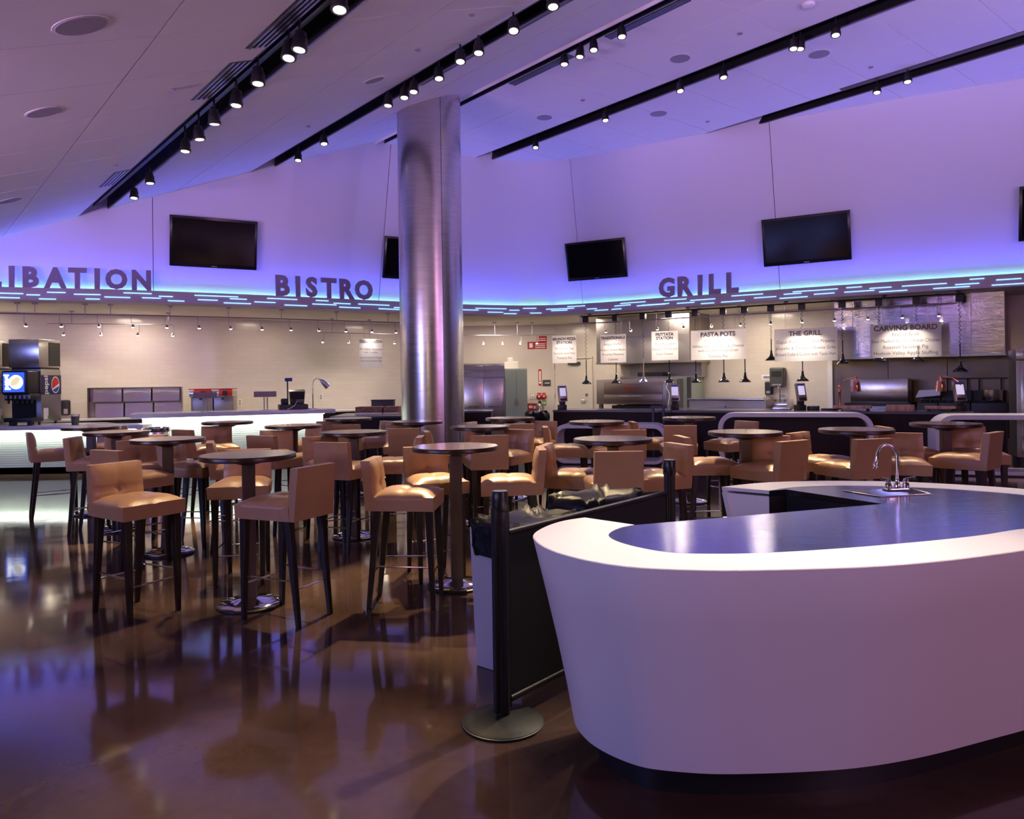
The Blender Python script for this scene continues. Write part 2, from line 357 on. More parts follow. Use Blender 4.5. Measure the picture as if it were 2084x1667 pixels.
# low ceiling behind the bulkhead
vs = [(*coff(i, -.03), 3.05) for i in range(2, n-2)]
poly = [(p[0], p[1]) for p in vs]+[(17, 24), (-18, 24)]
struct(MB().prism(poly, 3.052, 3.15).build('ceiling_low', soffitm))
# kitchen walls
def wallseg(name, a, b, z1=3.06, th=.12, m=tile):
    a = Vector(a); b = Vector(b); d = (b-a); L = d.length; o = MB().box(0, L, 0, th, 0, z1).build(name, m)
    o.location = (a.x, a.y, 0); o.rotation_euler = (0, 0, math.atan2(d.y, d.x)); me = o.data; uv = me.uv_layers.new()
    for pl in me.polygons:
        for li in pl.loop_indices:
            v = me.vertices[me.loops[li].vertex_index].co; uv.data[li].uv = (v.x, v.z)
    return struct(o)
KP = (1.2, 20.5); KA = math.radians(-35.5); LP = (-1.3, 20.6); LA = math.atan2(8.3, 12.7)
wallseg('wall_left', (-16, 10.99), LP)
wallseg('wall_middle', LP, KP, m=mat('painted_block', (.62, .56, .50), .45))
wallseg('wall_right', KP, (KP[0]+17*math.cos(KA), KP[1]+17*math.sin(KA)))
# ---------------------------------------------------------------- high ceilings
ZC = 6.43; R0 = Vector((-.8, 12.97, 0)); DS = Vector((.64, -.768, 0)).normalized(); DT = Vector((-.768, -.64, 0)).normalized(); SL = .375
def cpt(s_, t_, dz=0, left=True):
    p = R0+DS*s_+DT*t_; return Vector((p.x, p.y, ZC-(SL*t_ if left else 0)+dz))
def ceilhit(px, py, dz=0):                        # where a sight line meets the ceiling dropped by dz
    r = ray(px, py); C = Vector((0, 0, HC))
    t = (ZC+dz-HC+SL*(R0.x*DT.x+R0.y*DT.y))/(r.z+SL*(r.x*DT.x+r.y*DT.y)); p = C+r*t
    tt = (p-R0).dot(DT)
    if tt < 0 or t < 0 or t > 40:
        t = (ZC+dz-HC)/r.z; p = C+r*t; tt = (p-R0).dot(DT); return (p-R0).dot(DS), tt, False
    return (p-R0).dot(DS), tt, True
cl = bpy.data.objects.new('ceiling', None); COL.objects.link(cl); struct(cl)
def slab(m, s0, s1, t0, t1, z0, z1, left):
    m.hexa([tuple(cpt(a, b, z0, left)) for a, b in ((s0, t0), (s1, t0), (s1, t1), (s0, t1))], [tuple(cpt(a, b, z1, left)) for a, b in ((s0, t0), (s1, t0), (s1, t1), (s0, t1))])
def wall_s(t_):                                   # s where the leaning wall stands, so panels stop there
    return {True: -3.9, False: -4.5}[t_ > 0]
G = .006
def ceil_cols(cols, s_of, left, smin, smax):
    for t0, t1 in cols:
        k = s_of
        while k > smin: k -= 1.06
        while k < smax:
            m = MB(); slab(m, k+G, k+1.06-G, t0+G, t1-G, 0, .012, left); m.build('ceiling_panel', ceilpaint, cl, smooth=0); k += 1.06
ceil_cols([(.02, 1.2), (1.2, 1.93), (2.37, 3.6), (3.6, 4.64), (5.06, 6.12), (6.12, 7.6), (7.6, 9.2)], 4.54, True, -4.6, 8.8)
ceil_cols([(-1.10, -.20), (-2.27, -1.10), (-3.80, -2.62), (-4.95, -3.80), (-6.4, -5.30), (-7.7, -6.4), (-9.2, -7.7)], 4.76, False, -5.4, 9)
m = MB()
for t0, t1 in ((.02, 1.93), (2.37, 4.64), (5.06, 9.2)): slab(m, -6, 9.2, t0, t1, .009, .06, True)
for t0, t1 in ((-2.27, -.20), (-4.95, -2.62), (-9.2, -5.30)): slab(m, -6.5, 9.2, t0, t1, .009, .06, False)
m.build('ceiling_backing', ceilpaint, cl, smooth=0)
# dark slots: sides, lid and the metal edge
for t0, t1, left, s0 in ((4.64, 5.06, True, -4.6), (1.93, 2.37, True, -4.6), (-2.62, -2.27, False, -5), (-5.30, -4.95, False, -5), (-.20, .02, False, -5)):
    m = MB(); D = .28
    slab(m, s0, 9.2, t0-.01, t0+.012, .0, D, left); slab(m, s0, 9.2, t1-.012, t1+.01, .0, D, left); slab(m, s0, 9.2, t0, t1, D, D+.03, left)
    if t1-t0 > .3: slab(m, s0, 9.2, t0+.14, t0+.22, .10, .16, left)
    m.build('ceiling_slot', black, cl, smooth=0)
    if t1-t0 > .3:
        m = MB(); slab(m, s0, 9.2, t0-.035, t0+.0, -.012, .02, left); m.build('slot_flange', bronze, cl, smooth=0)
# step of the lower ceiling at the ridge
m = MB(); slab(m, -5, 9.2, -.01, .03, -.05, .09, True); m.build('ceiling_edge', ceilpaint, cl, smooth=0)
# slat vents beside the slots
vn = 0
for px, py, L_, side in ((560, 45, 1.2, 0), (450, 165, 1.15, 0), (275, 355, 1.0, 0), (1100, 20, 1.3, 1), (925, 140, 1.3, 1), (1290, 28, 1.4, 2), (1075, 135, 1.4, 2), (1900, 120, 3.0, 3)):
    s_, t_, lf = ceilhit(px, py); t_ = {0: 5.07, 1: 1.80, 2: -.36, 3: -4.94}[side]; lf = side < 2
    wv = {0: .20, 1: .12, 2: .14, 3: .12}[side]
    c0 = cpt(s_, t_, -.004, lf)
    v = thing('ceiling_vent', 'slatted ceiling vent %s' % (('at the photo top, beside the widest slot', 'halfway down the widest slot', 'lowest by the widest slot near the wall', 'at the top beside the slot over the column', 'just left of the column top', 'at the top edge on the violet ceiling', 'on the violet ceiling by the four spots', 'beside the rightmost slot')[vn]), 'vent', tuple(c0)); vn += 1
    for j in range(4):
        m = MB(); slab(m, s_-L_/2, s_+L_/2, t_+wv*j/4, t_+wv*j/4+wv/9, -.012, .002, lf); m.T = Matrix.Translation(-c0)
        m2 = MB(); m2.v = [tuple(Vector(q)-c0) for q in m.v]; m2.f = m.f; m2.build('slat', bronze, v, smooth=0)
    m = MB(); slab(m, s_-L_/2, s_+L_/2, t_, t_+wv, -.004, -.001, lf); m2 = MB(); m2.v = [tuple(Vector(q)-c0) for q in m.v]; m2.f = m.f; m2.build('backing', black, v, smooth=0)
# round ceiling speakers
for px, py, r, lb in ((165, 52, .17, 'largest round speaker at the top left of the ceiling'), (90, 228, .15, 'pale round speaker at the left edge, below the largest one'), (762, 163, .13, 'round speaker between the two left slots'), (1384, 119, .16, 'round speaker left of the three spots on the violet ceiling'), (1667, 110, .16, 'round speaker on the violet ceiling beside the paired spots'), (1340, 231, .16, 'round speaker low on the violet ceiling right of the slot'), (1108, 239, .15, 'round speaker nearest the top of the column'), (20, 408, .15, 'faint round speaker low at the left edge of the ceiling')):
    s_, t_, lf = ceilhit(px, py); c = cpt(s_, t_, 0, lf)
    o = thing('ceiling_speaker', lb, 'speaker', tuple(c))
    if lf:
        ax = (DT+Vector((0, 0, -SL))).normalized(); o.rotation_euler = Vector((0, 0, 1)).rotation_difference(ax.cross(DS) if ax.cross(DS).z > 0 else -ax.cross(DS)).to_euler()
    MB().lathe([(r*.93, -.004), (r*1.06, -.003), (r*1.06, .006), (r*.93, .004)], n=28, loop=True).build('ring', ceilpaint, o); MB().cyl((0, 0), r*.94, -.007, .0, 28).build('grille', speakerm, o)
for px, py, lb in ((1645, 8, 'white smoke detector at the top of the violet ceiling'),):
    s_, t_, lf = ceilhit(px, py); c = cpt(s_, t_, 0, lf); o = thing('smoke_detector', lb, 'detector', tuple(c)); MB().lathe([(.05, -.05), (.08, -.035), (.085, 0)]).build('body', white, o)
sp_l = [(350, 182), (235, 335), (960, 28), (627, 256), (850, 100), (1506, 67), (1186, 203), (1772, 136), (1440, 247)]
for k, (px, py) in enumerate(sp_l):
    s_, t_, lf = ceilhit(px, py); c = cpt(s_, t_, 0, lf); o = thing('sprinkler_cap', 'small flush sprinkler cap on the ceiling, %s in a list by place' % ORD[k], 'sprinkler', tuple(c), group='sprinkler caps'); MB().cyl((0, 0), .035, -.015, 0.002, 14).build('cap', speakerm, o)
# ---------------------------------------------------------------- track spot heads with their light
def spot_head(tag_, px, py, tr, k, aim, energy, size=1., cone=34, color=WARM):
    r = ray(px, py); s_, t_, lf = ceilhit(px, py, -.16)
    if tr == 'ridge': t_ = -.09; lf = False
    c = cpt(s_, t_, -.16, lf); top = .16+.12
    names = {'t1': 'widest dark ceiling slot', 't2': 'ceiling slot left of the column', 'ridge': 'ceiling ridge right of the column', 't3': 'long slot across the violet ceiling', 't4': 'rightmost ceiling slot'}
    o = thing('track_spotlight', '%s black spotlight from the top on the %s' % (ORD[k], names[tr]), 'spotlight', tuple(c), group='track spotlights')
    d = (Vector(aim)-c).normalized(); bd = (Vector((0, 0, -1))*.68+d*.32).normalized(); q = Vector((0, 0, -1)).rotation_difference(bd).to_matrix().to_4x4()
    R_ = .060*size
    m = MB(); m.T = q; m.lathe([(R_*1.12, -.05), (R_*1.12, -.02), (R_, -.015), (R_, .05), (R_*.8, .075), (R_*.8, .10), (R_*.5, .115)], n=18).build('housing', black, o)
    m = MB(); m.T = q; m.lathe([(R_*.9, -.055), (R_*1.12, -.052), (R_*1.12, -.049), (R_*.9, -.049)], n=18, loop=True).build('bezel', dkgrey, o)
    m = MB(); m.T = q; m.cyl((0, 0), R_*.80, -.053, -.0505, 18).build('lens', lampglow, o)
    MB().cyl((0, 0), .012, .05, top, 8).build('stem', black, o)
    if energy:
        p = c+bd*.06+d*.015
        light('SPOT', 'track_spot_beam', p, aim, energy, color, spot_size=math.radians(cone), spot_blend=.55, shadow_soft_size=.045)

def flr(px, py): return tuple(atz(px, py, 0))
HEADS = {'t1': [(691, 8, (-.9, 3.2, .5), 60), (610, 90, (-2.6, 5.1, .8), 55), (588, 108, (-2.0, 3.0, 0), 30), (525, 160, (-2.1, 5.8, .8), 60), (481, 205, (-3.2, 6.7, .8), 45), (436, 243, (-3.0, 9.3, .8), 70), (405, 275, (-2.2, 9.0, .8), 60), (377, 300, (-3.95, 8.15, .9), 160), (305, 366, (-4.2, 10.2, .8), 60), (273, 397, (-5.2, 9.5, .8), 35)],
 't2': [(1125, 5, (1.0, 4.2, .9), 60), (1045, 55, (.3, 2.9, .9), 25), (974, 100, (-.66, 6.05, .95), 230), (937, 118, (-.75, 5.3, .8), 30), (893, 153, (.05, 5.92, .85), 240), (842, 180, (-1.6, 7.2, .9), 50), (823, 192, (-1.5, 6.9, 0), 40), (790, 208, (-2.65, 8.7, .9), 150), (659, 287, (-.9, 9.2, .9), 60), (607, 321, (-3.75, 10.0, .9), 150)],
 'ridge': [(1198, 72, (1.9, 6.95, .8), 200), (1145, 100, (.8, 6.3, 1.06), 55), (1123, 113, (-.7, 8.7, .8), 60), (1084, 130, (.4, 8.6, .8), 60)],
 't3': [(1701, 65, (2.25, 6.7, .8), 170), (1629, 93, (1.2, 8.9, .9), 170), (1615, 93, (2.2, 6.9, 1.06), 45), (1472, 152, (4.2, 7.3, .8), 190), (1384, 180, (3.2, 7.0, 1.06), 55), (1232, 240, (2.3, 9.4, 1.06), 50), (1090, 296, (.2, 9.4, .9), 50)],
 't4': [(1847, 161, (4.4, 7.8, .9), 60), (1785, 183, (3.5, 9, .8), 40)]}
for tr, hs in HEADS.items():
    for k, (px, py, aim, en) in enumerate(hs): spot_head(tr, px, py, tr, k, aim, en*10, 1.0 if tr in ('t3', 't4') else 1.0, cone=22)
# the same tracks go on over the camera; most light the island, rightmost-slot beams are added to brighten loop tables
for s_, t_, aim, en in ((7.6, 2.15, (.5, 2.85, .9), 1100), (8.2, 2.15, (1.0, 2.75, .9), 1100), (7.4, -2.45, (1.7, 2.8, .9), 900), (8.0, -2.45, (2.2, 3.0, .9), 900), (6.0, -2.45, (2.2, 4.4, .9), 500), (8.4, 4.85, (-1.5, 2.3, 0), 300), (3.5, -5.1, (4.8, 12.8, .93), 1500), (4.6, -5.1, (7.6, 11.4, .93), 1500), (1.5, -5.1, (1.7, 13.7, .73), 1200)):
    c = cpt(s_, t_, -.16, t_ > 0); light('SPOT', 'track_spot_beam', c, aim, en, (1, .80, .60), spot_size=math.radians(26), spot_blend=.8, shadow_soft_size=.05)
# ================================================================ COLUMN
CC = Vector((-1.335, 12.6)); CRAD = .528
col = thing('column', 'tall round brushed steel clad column behind the bar tables', 'column', (CC.x, CC.y, 0))
def ceil_z(x, y):
    t = (Vector((x, y, 0))-R0).dot(DT); return ZC-(SL*t if t > 0 else 0)
seams = [math.radians(a) for a in (-63, 38, 150, 205)]
for a, b in zip(seams, seams[1:]+[seams[0]+2*PI]):
    a += .008; b -= .008; k = max(6, int((b-a)/.11)); vs = []; fs = []
    for r in (CRAD, CRAD-.02):
        for lv in (0, 1):
            for i in range(k+1):
                q = a+(b-a)*i/k; x = r*math.cos(q); y = r*math.sin(q); vs.append((x, y, 0.0 if not lv else ceil_z(CC.x+x, CC.y+y)-.004))
    q = k+1
    for i in range(k): fs += [(i, i+1, q+i+1, q+i), (2*q+i+1, 2*q+i, 3*q+i, 3*q+i+1), (q+i, q+i+1, 3*q+i+1, 3*q+i)]
    fs += [(0, q, 3*q, 2*q), (k, 2*q+k, 3*q+k, q+k)]
    MB().add(vs, fs).build('cladding_panel', steelcol, col, smooth=30)
MB().cyl((0, 0), CRAD-.025, 0, 5.6, 24).build('core', dkgrey, col)
# ================================================================ BAR STOOLS
def cushion(w0, w1, y0, y1, z0, z1, bulge, n_=16, button=None, tilt=0):
    """box cushion, trapezoid in plan, crowned top with crossing seams meeting in a tuft"""
    vs = []; fs = []; N = n_+1
    def P(u, v):
        y = y0+(y1-y0)*v; w_ = w0+(w1-w0)*v; return (u-.5)*w_, y
    for i in range(N):
        for j in range(N):
            u = i/n_; v = j/n_; x, y = P(u, v)
            e = (1-abs(2*u-1)**5)*(1-abs(2*v-1)**5)
            z = z1-.014+e*(.014+bulge)
            du = abs(u-.5); dv = abs(v-.5)
            z -= .0055*math.exp(-(du/.035)**2)+.0055*math.exp(-(dv/.035)**2)
            z -= .019*math.exp(-((du**2+dv**2)/.006))
            vs.append((x, y, z))
    for i in range(n_):
        for j in range(n_): fs.append((i*N+j, (i+1)*N+j, (i+1)*N+j+1, i*N+j+1))
    base = len(vs); ringi = [i*N for i in range(N)]+[n_*N+j for j in range(1, N)]+[i*N+n_ for i in range(n_-1, -1, -1)]+[j for j in range(n_-1, 0, -1)]
    for q in ringi:
        x, y, z = vs[q]; vs.append((x*1.005, y, z-.02))
    k = len(ringi)
    for q in ringi:
        x, y, z = vs[q]; vs.append((x*.985, y, z0))
    for a in range(k):
        b = (a+1) % k; fs += [(ringi[b], ringi[a], base+a, base+b), (base+b, base+a, base+k+a, base+k+b)]
    fs.append(tuple(base+k+a for a in range(k)))
    return vs, fs
def make_stool():
    t = thing('bar_stool', '', 'stool', group='tan leather bar stools')
    m = MB(); vs, fs = cushion(.385, .45, -.20, .235, .672, .780, .032); m.add(vs, fs); m.build('seat', leather, t, smooth=50)
    # backrest: the same cushion turned upright
    m = MB(); vs, fs = cushion(.375, .365, .672, 1.013, -.075, 0., .010)
    lean = .10
    m.add([(x, -.165-(y-.672)*lean+z, y) for x, y, z in vs], fs); m.build('backrest', leather, t, smooth=50)
    def leg(x0, y0, x1, y1, a0, a1):
        MB().hexa([(x1-a1, y1-a1, 0), (x1+a1, y1-a1, 0), (x1+a1, y1+a1, 0), (x1-a1, y1+a1, 0)], [(x0-a0, y0-a0, .68), (x0+a0, y0-a0, .68), (x0+a0, y0+a0, .68), (x0-a0, y0+a0, .68)]).build('leg', legwood, t, bevel=.003, seg=1)
    LG = [(-.150, -.165, -.150, -.235), (.150, -.165, .150, -.235), (-.175, .195, -.172, .215), (.175, .195, .172, .215)]
    for q in LG: leg(*q, .025, .0145)
    def at(k, z): a = LG[k]; f = 1-z/.68; return (a[0]+(a[2]-a[0])*f, a[1]+(a[3]-a[1])*f, z)
    for a, b, z in ((0, 1, .235), (2, 3, .235), (0, 2, .285), (1, 3, .285)): MB().tube([at(a, z), at(b, z)], .0065, 8).build('stretcher', chrome, t)
    return t
STOOLS = [  # px,py of the back's top edge (or world x,y) , heading, label
 ('w', -2.59, 5.14, -32, 'nearest stool at the left, tufted back, whole seat and four legs in view'),
 ('w', -5.50, 9.00, 36, 'leftmost stool of all, turned away beside the glowing left counter'),
 ('w', -4.42, 8.00, 10, 'stool second from the left, back edge-on and seat running right'),
 ('b', 227, 914, 64, 'stool whose plain back rises right behind the nearest left stool'),
 ('w', -3.56, 7.30, -42, 'stool with tufted back behind the nearest left stool, facing us'),
 ('w', -5.30, 9.85, -75, 'stool half hidden behind the two farthest left tables, blue light on its seat'),
 ('w', -4.40, 8.50, -60, 'stool directly behind the third table from the left'),
 ('b', 303, 884, -80, 'orange-lit stool behind the second front table, under its top edge'),
 ('w', -3.12, 7.33, -10, 'stool right of the second front table with blue-lit seat'),
 ('w', -2.15, 5.98, -80, 'stool behind the front round table, facing the camera'),
 ('b', 378, 873, 58, 'dark-backed stool in front of the bright counter, left of the small far table'),
 ('w', -1.52, 5.02, 153, 'near stool right of the front table, plain back toward us'),
 ('w', -.76, 5.30, -4, 'near stool in the middle with its seat pointing right'),
 ('w', -2.62, 7.15, 20, 'stool just beyond the front round table, only its purple back showing'),
 ('w', -.64, 6.02, -68, 'bright yellow-lit stool behind the middle front table'),
 ('w', -.02, 5.92, 182, 'yellow-lit stool seen from the side, left of the stanchions'),
 ('b', 996, 884, 98, 'stool with a light-edged plain back beyond the middle front table'),
 ('b', 1052, 873, -125, 'orange tufted stool standing between two plain-backed ones'),
 ('b', 1056, 861, 90, 'far stool with a bright top edge in front of the green cabinet'),
 ('b', 1104, 856, -120, 'far pink stool under the black bin bag'),
 ('b', 1117, 867, 0, 'thin side-on stool left of the low white loop table'),
 ('b', 1121, 903, -14, 'purple tufted stool left of the table with the blue top'),
 ('b', 1257, 916, 91, 'stool with its broad plain back square to us behind the black screen'),
 ('b', 1372, 902, 200, 'stool behind the far stanchion post, tufted face to the left'),
 ('w', 1.80, 6.95, 4, 'stool right of the far stanchion post with a pale yellow seat'),
 ('b', 1384, 864, 80, 'tan plain-backed stool in front of the grill counter, edges glowing'),
 ('b', 1248, 864, -105, 'bright orange stool behind the table with the blue top'),
 ('b', 1278, 873, 98, 'dark plain-backed stool close behind the blue-topped table'),
 ('b', 1295, 857, 0, 'side-on far stool in front of the low white loop table'),
 ('b', 1514, 856, 204, 'far stool by the left leg of the tall white loop table'),
 ('b', 1566, 886, -100, 'orange tufted stool behind the round table before the white loop table'),
 ('b', 1604, 895, 122, 'stool with a glowing seat and plain back, facing left, behind the island'),
 ('b', 1632, 879, -48, 'purple stool in front of the dark opening of the tall white loop'),
 ('b', 1768, 891, 105, 'plain-backed stool directly behind the island tap'),
 ('b', 1833, 880, -115, 'tufted stool right of the tap, facing left'),
 ('b', 1806, 867, -4, 'purple side-on stool by the dark grill counter, behind the tap'),
 ('b', 1967, 867, -100, 'tufted stool behind the rightmost table'),
 ('b', 2011, 878, 130, 'rightmost stool, plain back to us and yellow-lit seat'),
 ('b', 441, 866, -62, 'orange tufted far stool below the small table at the lit counter'),
 ('b', 538, 885, 66, 'purple plain-backed stool beyond the front round table'),
 ('b', 562, 875, -78, 'orange-lit stool left of the post of the table at the bright counter'),
 ('b', 637, 861, -130, 'pink far stool at the right end of the bright counter'),
 ('b', 655, 887, -50, 'orange-edged stool just left of the big plain-backed one'),
 ('b', 680, 898, 70, 'stool with large plain back right of the near table, behind the right near stool'),
 ('b', 706, 862, 90, 'plain-backed far stool behind the middle table at the dark counter'),
 ('b', 785, 856, -140, 'pink tufted far stool left of the column'),
 ('b', 823, 870, 92, 'plain-backed stool standing before the column'),
 ('b', 846, 887, 182, 'thin-backed stool facing left behind the yellow-lit one'),
 ('b', 815, 862, -80, 'orange far stool under the table beside the column'),
 ('b', 876, 876, 12, 'tufted stool at the foot of the column with a pale seat'),
 ('b', 962, 858, -20, 'pink far stool just right of the column'),
 ('b', 670, 856, -80, 'farthest stool left of the small table at the dark counter'),
]
proto = make_stool(); first = True
def put_stool(x, y, a, lab):
    global first
    o = proto if first else copy_tree(proto); first = False
    o.location = (x, y, 0); o.rotation_euler = (0, 0, math.radians(a)-PI/2); o['label'] = lab
for q in STOOLS:
    md, x, y, a, lab = q
    if md == 'b':
        p = atz(x, y+1, 1.015); x = p.x+.20*math.cos(math.radians(a)); y = p.y+.20*math.sin(math.radians(a))
    put_stool(x, y, a, lab)
# ================================================================ ROUND TABLES
def make_table():
    t = thing('bar_table', '', 'table', group='round bar tables'); r = .325
    MB().lathe([(r-.012, 1.024), (r-.001, 1.028), (r, 1.052), (r-.003, 1.0575)], n=56).build('edge_band', edgewood, t)
    MB().cyl((0, 0), r-.003, 1.056, 1.060, 56).build('tabletop', topwood, t)
    MB().lathe([(.045, .985), (.075, .992), (.135, 1.018), (.14, 1.024)], n=24).build('mount', black, t)
    MB().box(-.045, .045, -.035, .035, .04, .99).build('post', postwood, t, bevel=.004, seg=1)
    MB().lathe([(.215, .0), (.225, .004), (.225, .014), (.212, .02)], n=40).build('base_rim', black, t)
    MB().lathe([(.214, .016), (.208, .024), (.17, .036), (.11, .046), (.06, .055), (.05, .058)], n=40).build('base', chrome, t)
    return t
tproto = make_table(); tf = True
TABLES = [('w', -1.86, 5.28, 20, 'nearest round bar table at the left with purple sheen'), ('w', -3.18, 6.93, 15, 'second nearest round table at the left'), ('w', -4.28, 8.12, 10, 'third round table from the left'), ('w', -5.13, 9.15, 0, 'far round table in front of the soda machines'),
 (463, 858, 0, 'small far table against the bright counter, left one'), (597, 865, 0, 'far table against the bright counter, right one'), (720, 878, 0, 'round table in the middle beyond the large plain-backed stool'), (708, 851, 0, 'farthest small table at the dark counter left of the column'), (848, 857, 0, 'round table overlapping the column foot'), ('w', -.437, 5.70, 10, 'front middle table with purple top beside the black bin'),
 (977, 867, 0, 'table just right of the column'), (1038, 850, 0, 'farthest table in front of the fridge'), (1214, 857, 0, 'table with a white glare by the low loop table'), (1247, 892, 0, 'table with a blue-lit top behind the black screen'), (1402, 849, 0, 'far table before the oven end of the grill counter'), (1516, 878, 0, 'table with pale sheen before the tall white loop'), (1742, 873, 0, 'table right behind the tap'), (1924, 861, 0, 'rightmost round bar table, before the right loop table')]
for q in TABLES:
    if q[0] == 'w': _, x, y, a, lab = q
    else:
        px, py, a, lab = q; p = atz(px, py, 1.06); x, y = p.x, p.y
    o = tproto if tf else copy_tree(tproto); tf = False
    o.location = (x, y, 0); o.rotation_euler = (0, 0, math.radians(a)); o['label'] = lab
# ================================================================ ISLAND COUNTER
ZI = .9
def I(pts, z=ZI): return [atz(x, y, z).to_2d() for x, y in pts]
outer = I([(1189, 1053), (1143, 1060), (1104, 1074), (1083.6, 1092), (1114, 1117), (1183, 1138), (1281, 1154), (1404, 1160), (1502, 1161), (1650, 1158), (1797, 1152), (1944, 1139), (2084, 1120)])
outer += [Vector(p) for p in ((2.27, 2.93), (2.66, 3.20), (2.94, 3.54), (3.02, 3.90))]
outer += I([(2084, 995), (1969, 987), (1846, 980.6), (1748, 978.7), (1650, 978.7), (1551, 982), (1469, 990.5)])
inner = I([(1291, 1068), (1256.5, 1075.5), (1237, 1090), (1271, 1107), (1355, 1124), (1443, 1127), (1551, 1125.6), (1699, 1117), (1846, 1105), (1993, 1090), (2084, 1075.5)])
inner += [Vector(p) for p in ((2.25, 3.13), (2.52, 3.34), (2.72, 3.58), (2.80, 3.83))]
inner += I([(2084, 1007), (1920, 994), (1748, 988), (1650, 989.5), (1600, 993), (1565, 998.5)])
wedge = I([(1600, 995.5), (1797, 1025)])
def smooth_open(P, n_=6):
    return catmull(P, n_)
so = smooth_open(outer, 6); si = smooth_open(inner, 6)
for _ in range(3):
    so = [so[0]]+[(so[k-1]+so[k]*2+so[k+1])/4 for k in range(1, len(so)-1)]+[so[-1]]
    si = [si[0]]+[(si[k-1]+si[k]*2+si[k+1])/4 for k in range(1, len(si)-1)]+[si[-1]]
cen = Vector((1.5, 3.5))
isl = thing('island_counter', 'large curved white island counter with steel worktop in the right foreground', 'counter', (cen.x, cen.y, 0))
def loc2(P): return [p-cen for p in P]
def inset(P, d):
    out = []
    for k, p in enumerate(P):
        a = P[max(k-1, 0)]; b = P[min(k+1, len(P)-1)]; t = (b-a).normalized(); out.append(p+Vector((-t.y, t.x))*d)
    return out
rim = inset(loc2(so), .004)+list(reversed(loc2(si)))
MB().prism(rim, .880, ZI).build('rim', white, isl)
wk = loc2(si)+loc2([wedge[0], wedge[1]])
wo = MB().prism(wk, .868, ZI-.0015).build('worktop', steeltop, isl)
# tapered shell
lv = [(ZI-.0015, .0), (ZI-.004, -.001), (.7, .045), (.5, .09), (.3, .13), (.13, .16)]
so_l = loc2(so); vs = []; fs = []; q = len(so_l)
for z, d in lv: vs += [(p.x, p.y, z) for p in inset(so_l, d)]
for z, d in reversed(lv): vs += [(p.x, p.y, z) for p in inset(so_l, d+.03)]
L2 = 2*len(lv)
for a in range(L2):
    b = (a+1) % L2
    for k in range(q-1): fs.append((a*q+k, a*q+k+1, b*q+k+1, b*q+k))
for k in (0, q-1): fs.append(tuple(a*q+k for a in range(L2)))
MB().add(vs, fs).build('shell', white, isl, smooth=50)
# end faces at the opening
A0, A1 = so_l[0], loc2(si)[0]; E0, E1 = so_l[-1], loc2(si)[-1]
def wallq(name, a, b, m_, ta=0, th=.03, z0=.13, z1=.866):
    d = (b-a).normalized(); nn = Vector((-d.y, d.x)); a2 = a+d*ta
    MB().hexa([(a2.x, a2.y, z0), (b.x, b.y, z0), (b.x+nn.x*th, b.y+nn.y*th, z0), (a2.x+nn.x*th, a2.y+nn.y*th, z0)], [(a.x, a.y, z1), (b.x, b.y, z1), (b.x+nn.x*th, b.y+nn.y*th, z1), (a.x+nn.x*th, a.y+nn.y*th, z1)]).build(name, m_, isl)
wallq('end_panel', A0, A1, white, .16, -.03); wallq('end_panel', E0, E1, white, .16, .03)
W0, W1 = loc2(wedge)
for a, b, th in ((A1, W1, -.02), (E1, W0, .02), (W0, W1, .02)): wallq('inner_panel', a, b, black, 0, th, .02, .866)
kick = inset(so_l, .26)
MB().prism(kick+loc2([wedge[0]])+loc2([wedge[1]]), 0, .13).build('plinth', black, isl)
# sink cut into the worktop
cut = MB(); sk = [p-cen for p in I([(1716, 999), (1792, 1011.5), (1893, 1006), (1850, 993)])]
cut.prism(sk, .80, 1.0); co = cut.build('cut', None); co.location = (cen.x, cen.y, 0)
md = wo.modifiers.new('b', 'BOOLEAN'); md.object = co; md.operation = 'DIFFERENCE'; md.solver = 'EXACT'
bpy.context.view_layer.update()
nm_ = bpy.data.meshes.new_from_object(wo.evaluated_get(bpy.context.evaluated_depsgraph_get())); wo.modifiers.clear(); wo.data = nm_; nm_.polygons.foreach_set('use_smooth', [False]*len(nm_.polygons)); bpy.data.objects.remove(co)
sc_ = sum(sk, Vector((0, 0)))/4; skin = [sc_+(p-sc_)*.97 for p in sk]; skb = [sc_+(p-sc_)*.86 for p in sk]; sko = [sc_+(p-sc_)*1.04 for p in sk]
vs = [(p.x, p.y, .903) for p in sko]+[(p.x, p.y, .904) for p in skin]+[(p.x, p.y, .73) for p in skb]; fs = []
for k in range(4):
    b = (k+1) % 4; fs += [(k, b, 4+b, 4+k), (4+k, 4+b, 8+b, 8+k)]
fs.append((8, 9, 10, 11)); MB().add(vs, fs).build('sink_basin', steel, isl)
# tap
tp = atz(1826, 1000, ZI); fd = Vector((-.99, .12, 0)).normalized()
tap = thing('tap', 'chrome gooseneck tap with two lever handles on the island sink', 'tap', tuple(tp), math.radians(6))
MB().box(-.075, .075, -.028, .028, 0, .022).build('deck', chrome, tap, bevel=.008, seg=2)
MB().lathe([(.018, .02), (.016, .045), (.012, .055), (.0115, .07)], n=16).build('collar', chrome, tap)
pts = [(0, 0, .05), (0, 0, .19)]+[(-.058+.058*math.cos(a), 0, .20+.062*math.sin(a)) for a in [PI*k/12 for k in range(0, 12)]]+[(-.118, 0, .19), (-.124, 0, .165)]
MB().tube(pts, .0085, 12).build('spout', chrome, tap)
m = MB(); m.tube([(-.123, 0, .168), (-.126, 0, .155), (-.129, 0, .14), (-.131, 0, .128)], [.010, .013, .014, .009], 12); m.build('aerator', chrome, tap)
